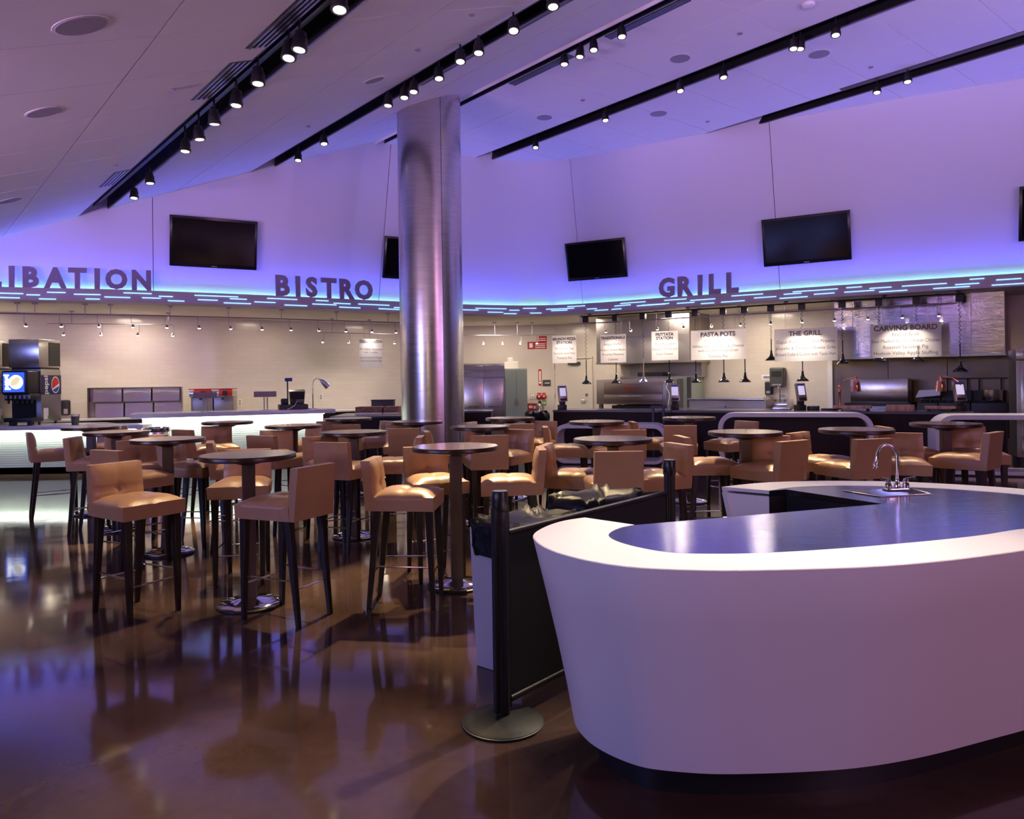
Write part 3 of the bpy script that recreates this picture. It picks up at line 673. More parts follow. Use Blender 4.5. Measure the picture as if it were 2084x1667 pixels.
for x, dx in ((-.052, -.055), (.052, .045)):
    h = MB().lathe([(.017, .02), (.019, .035), (.013, .05), (.016, .062), (.010, .072)], (x, 0), 14).build('valve', chrome, tap)
    MB().tube([(x, 0, .068), (x+dx*.5, -.01, .074), (x+dx, -.018, .076)], [.007, .006, .0085], 10).build('lever', chrome, h)
tb = atz(1596, 1052, .64)
o = thing('small_bin', 'small black rounded bin standing inside the island opening', 'bin', (tb.x, tb.y, 0), .3)
MB().lathe([(.10, 0), (.115, .5), (.118, .56)], n=24).build('body', blackplastic, o); MB().lathe([(.122, .55), (.125, .575), (.11, .62), (.06, .645), (.01, .65)], n=24).build('lid', blackplastic, o)
# ================================================================ STANCHION SCREEN AND BINS
S1 = Vector((-.062, 3.40)); S2 = Vector((.955, 4.60)); SD = (S2-S1).normalized(); SA = math.atan2(SD.y, SD.x); SLn = (S2-S1).length
def stanchion(P, lab):
    o = thing('stanchion', lab, 'stanchion', (P.x, P.y, 0), SA, group='screen posts')
    MB().lathe([(.172, 0), (.18, .006), (.18, .014), (.165, .022), (.10, .034), (.045, .045)], n=44).build('base', greybase, o)
    MB().lathe([(.184, .0), (.186, .010), (.177, .013), (.177, .001)], n=44, loop=True).build('base_rim', black, o)
    MB().cyl((0, 0), .033, .03, 1.03, 24).build('post', black, o)
    MB().lathe([(.036, .96), (.038, .965), (.038, 1.045), (.034, 1.052)], n=24).build('cap', blackplastic, o)
    MB().box(.028, .052, -.012, .012, .06, .98).build('channel', black, o, bevel=.003, seg=1); MB().box(-.052, -.028, -.012, .012, .06, .98).build('channel', black, o, bevel=.003, seg=1)
    return o
stanchion(S1, 'near black screen post on a round grey base'); stanchion(S2, 'far black screen post rising behind the island rim')
o = thing('screen', 'black fabric privacy screen stretched between two posts', 'screen', (S1.x, S1.y, 0), SA)
MB().box(.055, SLn-.055, -.004, .004, .10, .85).build('fabric', blackcloth, o); MB().tube([(.05, 0, .855), (SLn-.05, 0, .855)], .016, 12).build('top_rail', black, o); MB().tube([(.05, 0, .095), (SLn-.05, 0, .095)], .016, 12).build('bottom_rail', black, o)
Nn = Vector((-SD.y, SD.x))
def slimbin(P, lab, body, L=.56, W_=.36, h=.76, puff=0.):
    o = thing('waste_bin', lab, 'bin', (P.x, P.y, 0), SA)
    MB().hexa([(.02, .02, 0), (L-.02, .02, 0), (L-.02, W_-.02, 0), (.02, W_-.02, 0)], [(0, 0, h), (L, 0, h), (L, W_, h), (0, W_, h)]).build('body', body, o, bevel=.012)
    # bag: crumpled collar folded over the rim
    n_ = 64; rings = []; vs = []; fs = []
    for j, (ex, z) in enumerate(((.010, h-.15), (.018, h-.10), (.016, h-.03), (.020, h+.016), (.004, h+.034+puff), (-.03, h+.026+puff*1.5), (-.08, h+.016+puff), (-.15, h+.012))):
        for k in range(n_):
            a = 2*PI*k/n_; ca, sa = math.cos(a), math.sin(a); sx = abs(ca)**.35*(1 if ca > 0 else -1); sy = abs(sa)**.35*(1 if sa > 0 else -1)
            wv = .010*math.sin(a*9+j)+.008*math.sin(a*17+j*2)
            vs.append((L/2+(L/2+ex+wv*.6)*sx, W_/2+(W_/2+ex+wv*.6)*sy, z+wv*(1.1 if 2 <= j <= 5 else .6)))
    for j in range(7):
        for k in range(n_): b = (k+1) % n_; fs.append((j*n_+k, j*n_+b, (j+1)*n_+b, (j+1)*n_+k))
    fs.append(tuple(7*n_+k for k in range(n_)))
    MB().add(vs, fs).build('bag', bagm, o, smooth=80)
A = Vector((-.246, 4.09)); slimbin(A+Vector((SD.y, -SD.x))*.36, 'pale waste bin with a black bag folded over its rim behind the near post', binbody)
slimbin(A+Vector((SD.y, -SD.x))*.36+SD*.68, 'second waste bin with a shiny black bag puffed up behind the screen', binbody, L=.60, puff=.035)

# ================================================================ SIGN LETTERS ON THE BULKHEAD
def sign_word(word, xs, hh, base, lab):
    c = oncurve(xs[len(xs)//2], 3.3)[0]; o = thing('letter_sign', lab, 'sign', (c.x, c.y, 3.27), 0)
    for ch, px in zip(word, xs):
        p, N, u = oncurve(px, 3.45, -.015); me = text_mesh(ch, 1.0, .02, .05)
        zs = [v.co.y for v in me.vertices]; xs_ = [v.co.x for v in me.vertices]; sz = hh/(max(zs)-min(zs)); y0 = min(zs); xm = (max(xs_)+min(xs_))/2
        for v in me.vertices: v.co = ((v.co.x-xm)*sz*.92, (v.co.y-y0)*sz, v.co.z*1.0)
        me.materials.clear(); me.materials.append(letterm)
        l = bpy.data.objects.new('letter', me); COL.objects.link(l); l.parent = o
        l.location = (p.x-c.x, p.y-c.y, 0); l.rotation_euler = (PI/2, 0, math.atan2(N.y, N.x)+PI/2)
sign_word('LIBATION', [-12, 24, 63, 113, 158, 198, 237, 288], .365, 0, 'grey standing letters spelling LIBATION on the left of the lit bulkhead')
sign_word('BISTRO', [575, 606, 634, 669, 706, 740], .41, 0, 'grey standing letters spelling BISTRO left of the column')
sign_word('GRILL', [1357, 1395, 1425, 1455, 1491], .42, 0, 'grey standing letters spelling GRILL on the right of the bulkhead')
# ================================================================ WALL SCREENS
def wall_tv(px, py, W_, H_, lab, tip=.0):
    best = None
    for k in range(200, 10*(n-2)*1):
        u = k/10
        if u > n-2.2: break
        z = 3.9
        for _ in range(4):
            p = wallpoint(u, z, .13); z = HC+ray(px, py).z*p.y
        q = proj((p.x, p.y, z))
        if best is None or abs(q[0]-px) < best[0]: best = (abs(q[0]-px), u, z, p)
    _, u, z, p = best; i = int(u); N = CN[i].lerp(CN[i+1], u-i).normalized()
    o = thing('wall_screen', lab, 'television', (p.x, p.y, z), math.atan2(N.y, N.x)+PI/2)
    T = Matrix.Rotation(math.atan(LEAN)*.9, 4, 'X')
    def b(name, mt, x0, x1, y0, y1, z0, z1, **k): m = MB(); m.T = T; return m.box(x0, x1, y0, y1, z0, z1).build(name, mt, o, **k)
    b('body', tvframe, -W_/2, W_/2, -.02, .035, -H_/2, H_/2, bevel=.008); b('screen', tvglass, -W_/2+.045, W_/2-.045, -.0225, -.018, -H_/2+.07, H_/2-.045)
    b('bracket', black, -.2, .2, .03, .16, -.15, .15); b('badge', steeldull, -.05, .05, -.0235, -.02, -H_/2+.022, -H_/2+.034)
wall_tv(437, 495, 1.53, .92, 'black wall screen above the left bulkhead between LIBATION and BISTRO')
wall_tv(848, 528, 1.5, .88, 'black wall screen mostly hidden behind the column')
wall_tv(1212, 529, 1.42, .86, 'smaller black wall screen right of the column')
wall_tv(1639, 487, 1.6, .92, 'large black wall screen above the grill bulkhead')
wall_tv(2193, 425, 1.6, .92, 'black wall screen almost wholly cut off by the right edge')
# ================================================================ LEFT COUNTERS
def yframe(name, lab, cat, px0, px1, Y, zb, group=None, ang=0., P=None):
    P = P or (0, Y); a = onplane(px0, 850, P, ang); b = onplane(px1, 850, P, ang); c = (a+b)/2
    return thing(name, lab, cat, (c.x, c.y, zb), ang, group), (b-a).length
def zat(px, py, Y): return HC+ray(px, py).z*Y
def ribbed(m, x0, x1, y, z0, z1, k=16):
    h = (z1-z0)/k
    for i in range(k): m.box(x0, x1, y, y+.03+.004*(i % 2), z0+i*h+.002, z0+(i+1)*h-.002)
    return m
rib = mat('ribbed_glazed_tile', (.62, .68, .62), .22)
o = thing('drinks_counter', 'low white counter glowing under its top at the left edge, carrying the soda machines', 'counter', (-9.2, 13.25, 0))
MB().prism([(-5, 0), (2.68, 0), (2.68, .36), (1.9, .62), (1.5, 1.02), (-5, 1.02)], .79, .865).build('slab', whitegloss, o, bevel=.004)
ribbed(MB(), -4.9, 2.5, .14, .12, .77).build('ribbed_front', rib, o, kind='stuff'); MB().prism([(-4.9, .16), (2.5, .16), (2.5, .32), (1.8, .58), (1.45, 1.0), (-4.9, 1.0)], 0, .785).build('carcass', white, o); MB().box(-4.9, 2.45, .16, .19, 0, .12).build('kickboard', darkwood, o)
MB().box(-4.9, 2.5, .085, .105, .775, .79).build('led_strip', ledwhite, o)
light('AREA', 'counter_led', (-10.2, 13.34, .772), (-10.2, 13.40, 0), 55, (.93, 1, .86), shape='RECTANGLE', size=6.8, size_y=.03)
CA = math.atan2(1.3, 3.3); c2 = Vector((-5.28, 14.32))
o = thing('serving_counter', 'taller white counter glowing under its top behind the small bar tables', 'counter', (c2.x, c2.y, 0), CA)
MB().box(-1.78, 1.86, -.12, .8, .955, 1.035).build('slab', whitegloss, o, bevel=.004)
ribbed(MB(), -1.60, 1.64, .05, .12, .94, 20).build('ribbed_front', rib, o, kind='stuff'); MB().box(-1.6, 1.64, .09, .75, 0, .95).build('carcass', white, o); MB().box(-1.58, 1.62, .07, .095, 0, .12).build('kickboard', darkwood, o)
MB().box(-1.6, 1.66, -.02, .0, .942, .955).build('led_strip', ledwhite, o)
q = Vector((c2.x, c2.y, .938)); l = light('AREA', 'counter_led', q, q+Vector((-.03, .08, -1)), 42, (.93, 1, .86), shape='RECTANGLE', size=3.25, size_y=.03)
l.matrix_world = Matrix.Translation(q+Vector((.02, -.01, 0))) @ Matrix.Rotation(CA, 4, 'Z') @ Matrix.Rotation(.06, 4, 'X')
# back counter below the left wall
BL = Vector((-6.9, 16.0)); o = thing('back_counter', 'cream back counter along the tiled left wall', 'counter', (BL.x, BL.y, 0), LA)
MB().box(-5.5, 4.4, .0, .76, .86, .90).build('worktop', whitegloss, o, bevel=.004); MB().box(-5.5, 4.4, .04, .76, 0, .86).build('carcass', darkwood, o)
# stainless two-tier rack on it
RP = (-7.9, 15.45); RA = LA*.6
o, W_ = yframe('cup_rack', 'two-tier stainless rack against the left wall', 'rack', 178, 371, 0, .90, ang=RA, P=RP)
H_ = .62
MB().box(-W_/2, -W_/2+.02, 0, .30, 0, H_).build('side', steel, o); MB().box(W_/2-.02, W_/2, 0, .30, 0, H_-.02).build('side', steel, o); MB().box(-W_/2, W_/2, .26, .29, 0, H_).build('back_panel', steel, o)
for z in (0, H_/2, H_-.02): MB().box(-W_/2+.02, W_/2-.02, .03 if z else 0, .29, z, z+.018).build('shelf', steel, o)
for r_, z0 in ((0, .02), (1, H_/2+.02)):
    for j in range(3):
        x0 = -W_/2+.10+(W_-.12)*j/3+(.03 if r_ == 0 else 0)
        m = MB(); pw = (W_-.16)/3; x1 = x0+pw-.02; zt_ = z0+H_/2-.035; m.hexa([(x0, .05, z0), (x1, .05, z0), (x1, .07, z0), (x0, .07, z0)], [(x0, .09, zt_), (x1, .09, zt_), (x1, .11, zt_), (x0, .11, zt_)])
        m.build('tray_panel', steel, o)
# brewers
for k, (a, b) in enumerate(((386, 431), (433, 474))):
    o, W_ = yframe('brewer', '%s red-topped drink brewer on the back counter' % ('left', 'right')[k], 'brewer', a, b, 16.5, .90, 'red-topped brewers', ang=LA*.3, P=(-6.8, 16.0)); o.scale = (1, 1, .78)
    MB().box(-W_/2, W_/2, .12, .5, 0, .50).build('body', steeldull, o, bevel=.01); MB().box(-W_/2, W_/2, -.02, .5, .50, .66).build('hopper', steel, o, bevel=.01)
    MB().box(-W_/2+(.1 if k == 0 else .14), W_/2, -.045, .0, .52, .70).build('front_cover', red, o, bevel=.01); MB().box(-W_/2-.01, W_/2+.01, -.05, .5, .70, .725).build('lid', red, o, bevel=.005)
    MB().box(-.03+W_*.1, .07+W_*.1, -.052, -.044, .53, .66).build('label_plate', black, o); MB().box(-W_/2-.02, W_/2, -.06, .35, 0, .03).build('drip_tray', black, o); MB().box(-.02, .03, -.03, .02, .42, .47).build('spout', black, o)
# soda dispensers
def dispenser(px0, px1, lab, full=True):
    Y = 13.62; o, W_ = yframe('soda_dispenser', lab, 'dispenser', px0, px1, Y, .865); D = .62
    z0 = .05; zt = 1.62*1.0; bz = zat(80, 748, Y)-.865; tz = zat(80, 690, Y)-.865
    for x in (-W_/2+.04, W_/2-.06):
        for y in (.05, D-.08): MB().cyl((x, y), .022, 0, z0+.01, 10).build('foot', black, o)
    MB().box(-W_/2, W_/2, .02, D, z0, bz-.03).build('cabinet', steeldull, o, bevel=.006)
    ic = thing  # ice maker on top: part
    MB().box(-W_/2-.02, W_/2, -.03, D, bz, tz).build('ice_maker', steel, o, bevel=.006)
    MB().box(-W_/2, W_/2-.01, .02, D-.02, bz-.03, bz).build('gap_band', black, o)
    lv = MB().box(W_/2-.001, W_/2+.006, .26, D-.02, bz+.03, tz-.05).build('louver_panel', black, o)
    for j in range(12): MB().box(W_/2+.004, W_/2+.010, .27, D-.03, bz+.05+j*(tz-bz-.12)/12, bz+.058+j*(tz-bz-.12)/12).build('louver', dkgrey, lv)
    pz0 = zat(110, 803, Y)-.865; pz1 = zat(110, 763, Y)-.865
    pn = MB().box(W_/2+.0, W_/2+.006, .03, D+.0, pz0, pz1).build('side_panel', bluepanel, o, label='navy side panel with round logo')
    def disc(r0, r1, a0, a1, mt, x, cy, cz, nm='logo'):
        m = MB(); vs = []; k = 24
        for i in range(k+1):
            q = a0+(a1-a0)*i/k; vs.append((x, cy+r0*math.cos(q)*.80, cz+r0*math.sin(q)))
        m.add(vs, [tuple(range(len(vs)))]); return m.build(nm, mt, pn, smooth=0)
    cz = (pz0+pz1)/2; cy = .44; R_ = (pz1-pz0)*.44
    disc(R_, 0, 0, 2*PI, inkwhite, W_/2+.0075, cy, cz); disc(R_*.88, 0, .15, PI+.55, redlogo, W_/2+.0085, cy, cz); disc(R_*.88, 0, PI+.75, 2*PI-.15, bluelogo, W_/2+.0085, cy, cz)
    text('lettering', 'pepsi', .17, inkwhite, pn, (W_/2+.008, .205, cz), (PI/2, -PI/2, PI/2), .001, .004)
    # black dispensing head with screen
    hz0 = zat(50, 800, Y-.25)-.865; hz1 = zat(50, 754, Y-.25)-.865
    hd = MB().box(-W_/2+.05, W_/2-.02, -.34, .02, hz0-.02, hz1).build('head', blackplastic, o, bevel=.03, seg=3); xa, xb = -W_/2+.085, W_/2-.07
    MB().box(xa, xb, -.347, -.339, hz0+.02, hz1-.035).build('screen', screenblue, hd)
    m = MB(); cx = xa+(xb-xa)*.62; czz = (hz0+hz1)/2-.005
    m.T = Matrix.Translation((cx, -.349, czz)) @ Matrix.Rotation(PI/2, 4, 'X'); m.cyl((0, 0), .125, 0, .002, 28); m.build('screen_logo', screenwhite, hd)
    m = MB(); m.T = Matrix.Translation((cx-.012, -.352, czz+.01)) @ Matrix.Rotation(PI/2, 4, 'X') @ Matrix.Rotation(.7, 4, 'Z') @ Matrix.Diagonal((.95, .55, 1, 1)); m.cyl((0, 0), .105, 0, .002, 24); m.build('screen_swirl', screencream, hd)
    text('screen_lettering', 'pepsi', .13, screenwhite, hd, (xa+.10, -.35, czz), (PI/2, -PI/2, 0), .001, .008)
    MB().box(-W_/2+.07, W_/2+.0, -.30, .02, hz0-.13, hz0-.01).build('valve_bank', blackplastic, o, bevel=.02)
    for j in range(6):
        x = -W_/2+.11+j*(W_-.10)/5.2; v = MB().lathe([(.014, hz0-.19), (.02, hz0-.15), (.026, hz0-.10)], (x, -.24), 12).build('valve', dkgrey, o)
        MB().box(x-.018, x+.018, -.312, -.298, hz0-.10, hz0-.04).build('flavour_button', steeldull, v)
    MB().box(-W_/2+.02, W_/2-.10, -.02, .02, .14, hz0-.12).build('splash_panel', greybase, o)
    MB().box(-W_/2+.05, W_/2+.02, -.30, .05, .07, .14).build('drip_tray', black, o, bevel=.01)
    for x in (-W_/2+.12, W_/2-.08): MB().box(x, x+.06, -.26, -.2, 0, .08).build('tray_leg', black, o)
    MB().box(W_/2, W_/2+.004, .08, .22, .10, .30).build('notice', paper, o); MB().box(W_/2, W_/2+.005, .20, .26, .10, .16).build('tag', greenm, o)
dispenser(24, 83, 'soda dispenser with a lit blue screen and round logo panel, ice maker on top')
dispenser(-70, -13, 'soda dispenser cut off by the left edge, only its side panel showing')
p = atd(153, 864, 13.5); o = thing('cup', 'small clear cup of dark drink on the lit left counter', 'cup', (p.x, p.y, .865))
MB().lathe([(.055, 0), (.058, .005), (.075, .19), (.072, .19), (.055, .008)], n=20).build('wall', clear, o); MB().cyl((0, 0), .056, .006, .15, 18, .068).build('drink', liquid, o)
# things on the left wall
def onwall(px, py, P, ang, off): 
    n2 = Vector((math.sin(ang), -math.cos(ang))); PP = (P[0]+n2.x*off, P[1]+n2.y*off); return onplane(px, py, PP, ang)
LW = (-1.3, 20.6)
p = onwall(133, 830, LW, LA, .0); o = thing('soap_dispenser', 'black oval soap dispenser on the wall beside the soda machine', 'dispenser', tuple(p), LA)
MB().box(-.09, .09, -.10, 0, -.16, .16).build('body', blackplastic, o, bevel=.04, seg=3); MB().box(-.035, .035, -.105, -.09, -.12, -.02).build('window', steeldull, o)
for px, py, lb in ((134, 858, 'white outlet plate low on the left wall behind the cup'), (488, 819, 'white outlet plate on the wall right of the brewers'), (653, 808, 'small white outlet plate on the wall behind the lamp')):
    p = onwall(px, py, LW, LA, .0); o = thing('outlet', lb, 'outlet', tuple(p), LA); MB().box(-.05, .05, -.01, 0, -.08, .08).build('plate', soffitm, o, bevel=.003); MB().box(-.02, .02, -.013, -.009, .01, .05).build('socket', steeldull, o); MB().box(-.02, .02, -.013, -.009, -.05, -.01).build('socket', steeldull, o)
def c2p(px, back):                                 # point on the taller counter top
    nn = Vector((-math.sin(CA), math.cos(CA))); P = c2+nn*back; return onplane(px, 830, (P.x, P.y), CA)
for k, (px, lb) in enumerate(((419, 'small steel T-shaped display stand in front of the brewers'), (541, 'small T-shaped display stand left of the till'))):
    p = c2p(px, .2); o = thing('display_stand', lb, 'stand', (p.x, p.y, 1.035), CA)
    MB().cyl((0, 0), .09, 0, .012, 20).build('foot', steel, o); MB().cyl((-.03, 0), .012, .01, .27, 10).build('rod', steel, o); MB().cyl((.03, 0), .012, .01, .27, 10).build('rod', steel, o); MB().box(-.22, .20, -.03, .03, .26, .37).build('bar', mat('stand_bar%d' % k, (.34, .24, .24), .4), o, bevel=.003)
p = c2p(597, .35); o = thing('cash_register', 'cash register with pole display at the right end of the lit counter', 'register', (p.x, p.y, 1.035), CA)
MB().box(-.28, .27, -.2, .25, 0, .10).build('drawer', dkgrey, o, bevel=.008)
m = MB(); m.hexa([(-.06, -.1, .10), (.2, -.1, .10), (.2, .12, .10), (-.06, .12, .10)], [(-.09, -.16, .36), (.22, -.16, .36), (.22, .0, .40), (-.09, .0, .40)]); m.build('monitor', steeldull, o, bevel=.01)
MB().box(-.07, .20, -.17, -.155, .20, .35).build('monitor_back', greybase, o, bevel=.006); MB().cyl((-.11, -.05), .014, .10, .56, 10).build('pole', dkgrey, o); MB().box(-.16, -.02, -.08, -.03, .56, .63).build('pole_display', bluelogo, o, bevel=.006)
MB().box(-.24, -.10, -.15, .05, .10, .22).build('scanner', black, o, bevel=.03, seg=3); MB().lathe([(.02, .10), (.05, .13), (.05, .2), (.02, .24)], (-.01, -.16), 14).build('speaker', black, o)
MB().tube([(.05, -.2, .16), (0, -.24, .08), (-.08, -.25, .03), (-.14, -.23, .005)], .006, 6).build('cable', paper, o)
p = c2p(637, .25); o = thing('heat_lamp', 'chrome gooseneck lamp with a tilted cone shade on the lit counter', 'lamp', (p.x, p.y, 1.035), CA)
MB().cyl((0, 0), .08, 0, .015, 20).build('base', steel, o); MB().tube([(0, 0, .01), (0, 0, .50), (.005, 0, .54), (.03, 0, .59), (.08, 0, .615), (.13, 0, .60), (.165, 0, .575)], .012, 10).build('arm', chrome, o)
m = MB(); m.T = Matrix.Translation((.165, 0, .58)) @ Matrix.Rotation(-.75, 4, 'Y'); m.lathe([(.062, -.20), (.058, -.14), (.045, -.05), (.025, 0), (.012, .015)], n=20); m.build('shade', steel, o)
# dark bistro counter with bakery trays
o = thing('bistro_counter', 'dark bistro counter with black top either side of the column', 'counter', (-2.2, 14.6, 0))
MB().box(-1.35, 1.15, 0, 1.5, .86, .90).build('worktop', stonetop, o, bevel=.004); MB().box(-1.3, 1.1, .04, 1.5, 0, .86).build('front', darkwood, o)
o = thing('corner_counter', 'short dark counter end just right of the column', 'counter', (-.75, 15.4, 0)); MB().box(-.3, .34, 0, .9, .90, .935).build('worktop', stonetop, o, bevel=.004); MB().box(-.27, .31, .03, .9, 0, .90).build('front', darkwood, o)
for k, (a, b, lb) in enumerate(((722, 778, 'left tray of crumbly baked bars beside the column'), (780, 813, 'right tray of crumbly baked bars beside the column'))):
    o, W_ = yframe('bakery_tray', lb, 'tray', a, b, 15.4, .90, 'bakery trays'); MB().box(-W_/2, W_/2, 0, .4, 0, .03).build('tray', steeldull, o); MB().box(-W_/2+.01, W_/2-.01, .01, .39, .03, .15).build('baked_bars', crumble, o, bevel=.012)
o, W_ = yframe('tray_cover', 'low dark box standing behind the baked bars', 'box', 756, 801, 15.95, .90); MB().box(-W_/2, W_/2, 0, .25, 0, .26).build('body', dkgrey, o, bevel=.01); MB().box(-W_/2-.01, W_/2+.01, -.01, .26, .26, .28).build('lid', black, o)
# ================================================================ HANGING RAILS
def rail(name, lab, a, b, zr, off, mt, r, stems):
    ua = oncurve(a, zr, off)[2]; ub = oncurve(b, zr, off)[2]; k = 30; pts = []
    for i in range(k+1): p = curveat(ua+(ub-ua)*i/k, off); pts.append(Vector((p.x, p.y, zr)))
    c = pts[0]; o = thing(name, lab, 'rail', tuple(c)); MB().tube([q-c for q in pts], r, 8).build('bar', mt, o)
    for px in stems:
        p = oncurve(px, zr, off)[0]; p = Vector((p.x, p.y, zr))-c
        MB().tube([p, (p.x, p.y, 3.05-zr)], .007, 6).build('stem', mt, o)
        MB().cyl((p.x, p.y), .045, 3.03-zr, 3.052-zr, 12).build('canopy', mt, o)
railm = mat('rail_metal', (.34, .28, .40), .35, .6)
rail('lamp_rail', 'long curved rail of little spots over the drinks counter', -60, 900, 2.86, -.50, railm, .011, (35, 71, 173, 225, 346, 465, 573, 685, 789))
rail('lamp_rail', 'short thin rear rail above the back counter at the left', 95, 352, 2.80, -2.0, railm, .007, (146, 343))
rail('lamp_rail', 'short thin rear rail left of the column', 648, 1130, 2.72, -2.2, railm, .007, (676, 752, 1007, 1053, 1083))
rail('lamp_rail', 'violet curved rail of little spots over the grill counter', 1159, 1946, 2.86, -.55, railm, .014, (1182, 1257, 1336, 1423, 1505, 1598, 1695, 1799, 1909))
def mini(px, zr, off, grp, lab, drop=.17, en=0, aim=None, flip=1, bright=False):
    p = oncurve(px, zr, off)[0]; o = thing('rail_spot', lab, 'spotlight', (p.x, p.y, zr), 0, grp)
    MB().tube([(0, 0, 0), (0, 0, -drop), (.015*flip, 0, -drop-.012)], .005, 6).build('stem', railm, o)
    MB().lathe([(.030, -drop-.055), (.028, -drop-.035), (.016, -drop-.015), (.010, -drop+.005)], (.03*flip, 0), 14).build('shade', steel, o)
    MB().lathe([(.012, -drop-.068), (.024, -drop-.062), (.026, -drop-.0555)], (.03*flip, 0), 14).build('lens', railglow, o)
    if en:
        q = Vector((p.x+.03*flip, p.y, zr-drop-.08)); light('SPOT', 'rail_spot_beam', q, aim or (q.x, q.y+.35, 0), en, (1, .86, .68), spot_size=math.radians(80), spot_blend=.8, shadow_soft_size=.02)
def nrm(px, off, d, z):
    p, N, u = oncurve(px, 2.6, off); return (p.x-N.x*d, p.y-N.y*d, z)
for k, px in enumerate((49, 121, 198, 267, 336, 402, 466, 530, 589, 646, 701, 754, 803)):
    mini(px, 2.86, -.50, 'spots on the long left rail', '%s little spot from the left on the long left rail' % ORD[k], en=17, aim=nrm(px, -.5, 1.6, .9))
for k, px in enumerate((132, 208, 283, 354)): mini(px, 2.80, -2.0, 'spots on the left rear rail', '%s little spot from the left on the short rear rail at the left' % ORD[k], en=14, flip=-1, aim=nrm(px, -2.0, .9, .6))
for k, px in enumerate((659, 712, 752, 805, 986, 1025, 1061, 1095)): mini(px, 2.72, -2.2, 'spots on the rear rail by the column', '%s little spot from the left on the rear rail behind the column' % ORD[k], en=12, flip=-1, aim=nrm(px, -2.2, .9, .8))
for k, px in enumerate((1230, 1281, 1335, 1388, 1445, 1504, 1565, 1629, 1695, 1763, 1833, 1907)): mini(px, 2.86, -.55, 'spots on the grill rail', '%s little spot from the left on the violet grill rail' % ORD[k], en=16, aim=nrm(px, -.55, 1.6, .9))
# ================================================================ HEAT LAMPS ON THEIR TRACK
rail('heat_lamp_track', 'black ceiling track carrying the hanging heat lamps over the grill counter', 1183, 1962, 3.0, -.28, black, .016, (1200, 1400, 1600, 1800, 1950))
shadeblack = mat('lamp_black_enamel', (.010, .008, .007), .12, coat=.5)
for k, (px, by, ln) in enumerate(((1192, 782, 0), (1253, 780, 0), (1309, 779, 2), (1361, 779, 0), (1415, 779, 0), (1472, 778, 0), (1515, 778, 0), (1569, 734, 0), (1632, 776, 0), (1714, 741, 0), (1789, 735, 0), (1865, 735, 0), (1953, 757, 0))):
    p, N, u = oncurve(px, 2.6, -.28); zb = zat(px, by, p.y)
    o = thing('hanging_heat_lamp', '%s hanging heat lamp from the left over the grill counter, %s' % (ORD[k], 'polished steel' if ln else 'black'), 'lamp', (p.x, p.y, zb), math.atan2(N.y, N.x)+PI/2, 'hanging heat lamps')
    MB().box(-.06, .06, -.05, .05, 2.86-zb, 2.99-zb).build('track_box', black, o, bevel=.004)
    mt = chrome if ln else shadeblack
    MB().lathe([(.118, 0), (.120, .006), (.108, .028), (.075, .055), (.042, .085), (.028, .13), (.022, .16), (.018, .20)], n=26).build('shade', mt, o)
    MB().lathe([(.02, .2), (.026, .205), (.02, .215)], n=14).build('collar', steel, o)
    z1 = 2.86-zb; z0 = .215; rod = z0+(z1-z0)*.28
    MB().tube([(0, 0, z0), (0, 0, rod)], .011, 8).build('rod', (steel if ln else black), o)
    K = 60; MB().tube([(.016*math.cos(i*PI/3.2)*(1+.2*math.sin(i*.7)), .016*math.sin(i*PI/3.2), rod+(z1-rod)*i/K) for i in range(K+1)], .0045, 5).build('coiled_cord', black, o)
# ================================================================ HANGING MENU BANNERS
def banner(x0, x1, yt, yb, off, lines, lab, glow=True, tilt=0):
    pa = oncurve(x0, 2.3, off)[0]; pb = oncurve(x1, 2.3, off)[0]; d = pb-pa; W_ = d.length; c = (pa+pb)/2; zt = zat((x0+x1)/2, yt, c.y); zb = zat((x0+x1)/2, yb, c.y); H_ = zt-zb
    o = thing('menu_banner', lab, 'banner', (c.x, c.y, zb), math.atan2(d.y, d.x)+tilt)
    K = 14; vs = []; fs = []
    for y_ in (0,):
        for z in (0, H_):
            for i in range(K+1): x = -W_/2+W_*i/K; vs.append((x, y_+.008*math.sin(i*.9), z))
    q = K+1
    for i in range(K): fs.append((i, i+1, q+i+1, q+i))
    MB().add(vs, fs).build('sheet', bannerm, o)
    for txt, fz, sz, bold in lines: 
        me = text('lettering', txt, sz, inkgrey, o, (0, -.012, H_*fz), extr=.0005, off=.004*bold)
        ww = me.dimensions.x
        if ww > W_*.96: me.scale = (W_*.96/ww, 1, 1)
    for x in (-W_*.32, W_*.32): MB().tube([(x, .002, H_), (x, .002, 2.86-zb)], .003, 5).build('hanging_wire', steeldull, o)
    if glow:
        nn = Vector((-d.y, d.x)).normalized()
        for f in ((0,) if W_ < .8 else (-.12, .12)):
            q = Vector((c.x+d.x*f+nn.x*.34, c.y+d.y*f+nn.y*.34, zb+H_*.80)); light('SPOT', 'banner_spot', q, (c.x+d.x*f, c.y+d.y*f, zb+H_*.35), 17 if W_ < .8 else 26, (1, .88, .72), spot_size=math.radians(100), spot_blend=.9, shadow_soft_size=.02)
    return o
banner(731, 778, 690, 749, -.60, [('DESSERT STATION', .87, .085, 1), ("Mrs. Field's Brownies", .62, .06, 0), ('and Cookies', .51, .06, 0), ('Apple Strudel with Whipped', .33, .06, 0), ('Cream and Cinnamon Sugar', .22, .06, 0)], 'white banner headed DESSERT STATION left of the column', glow=False)
p_ = oncurve(754, 2.6, -.2)[0]; light('SPOT', 'banner_spot', (p_.x, p_.y, 2.75), (p_.x-.02, p_.y+.45, 2.15), 26, (1, .9, .8), spot_size=math.radians(70), spot_blend=.8, shadow_soft_size=.02)
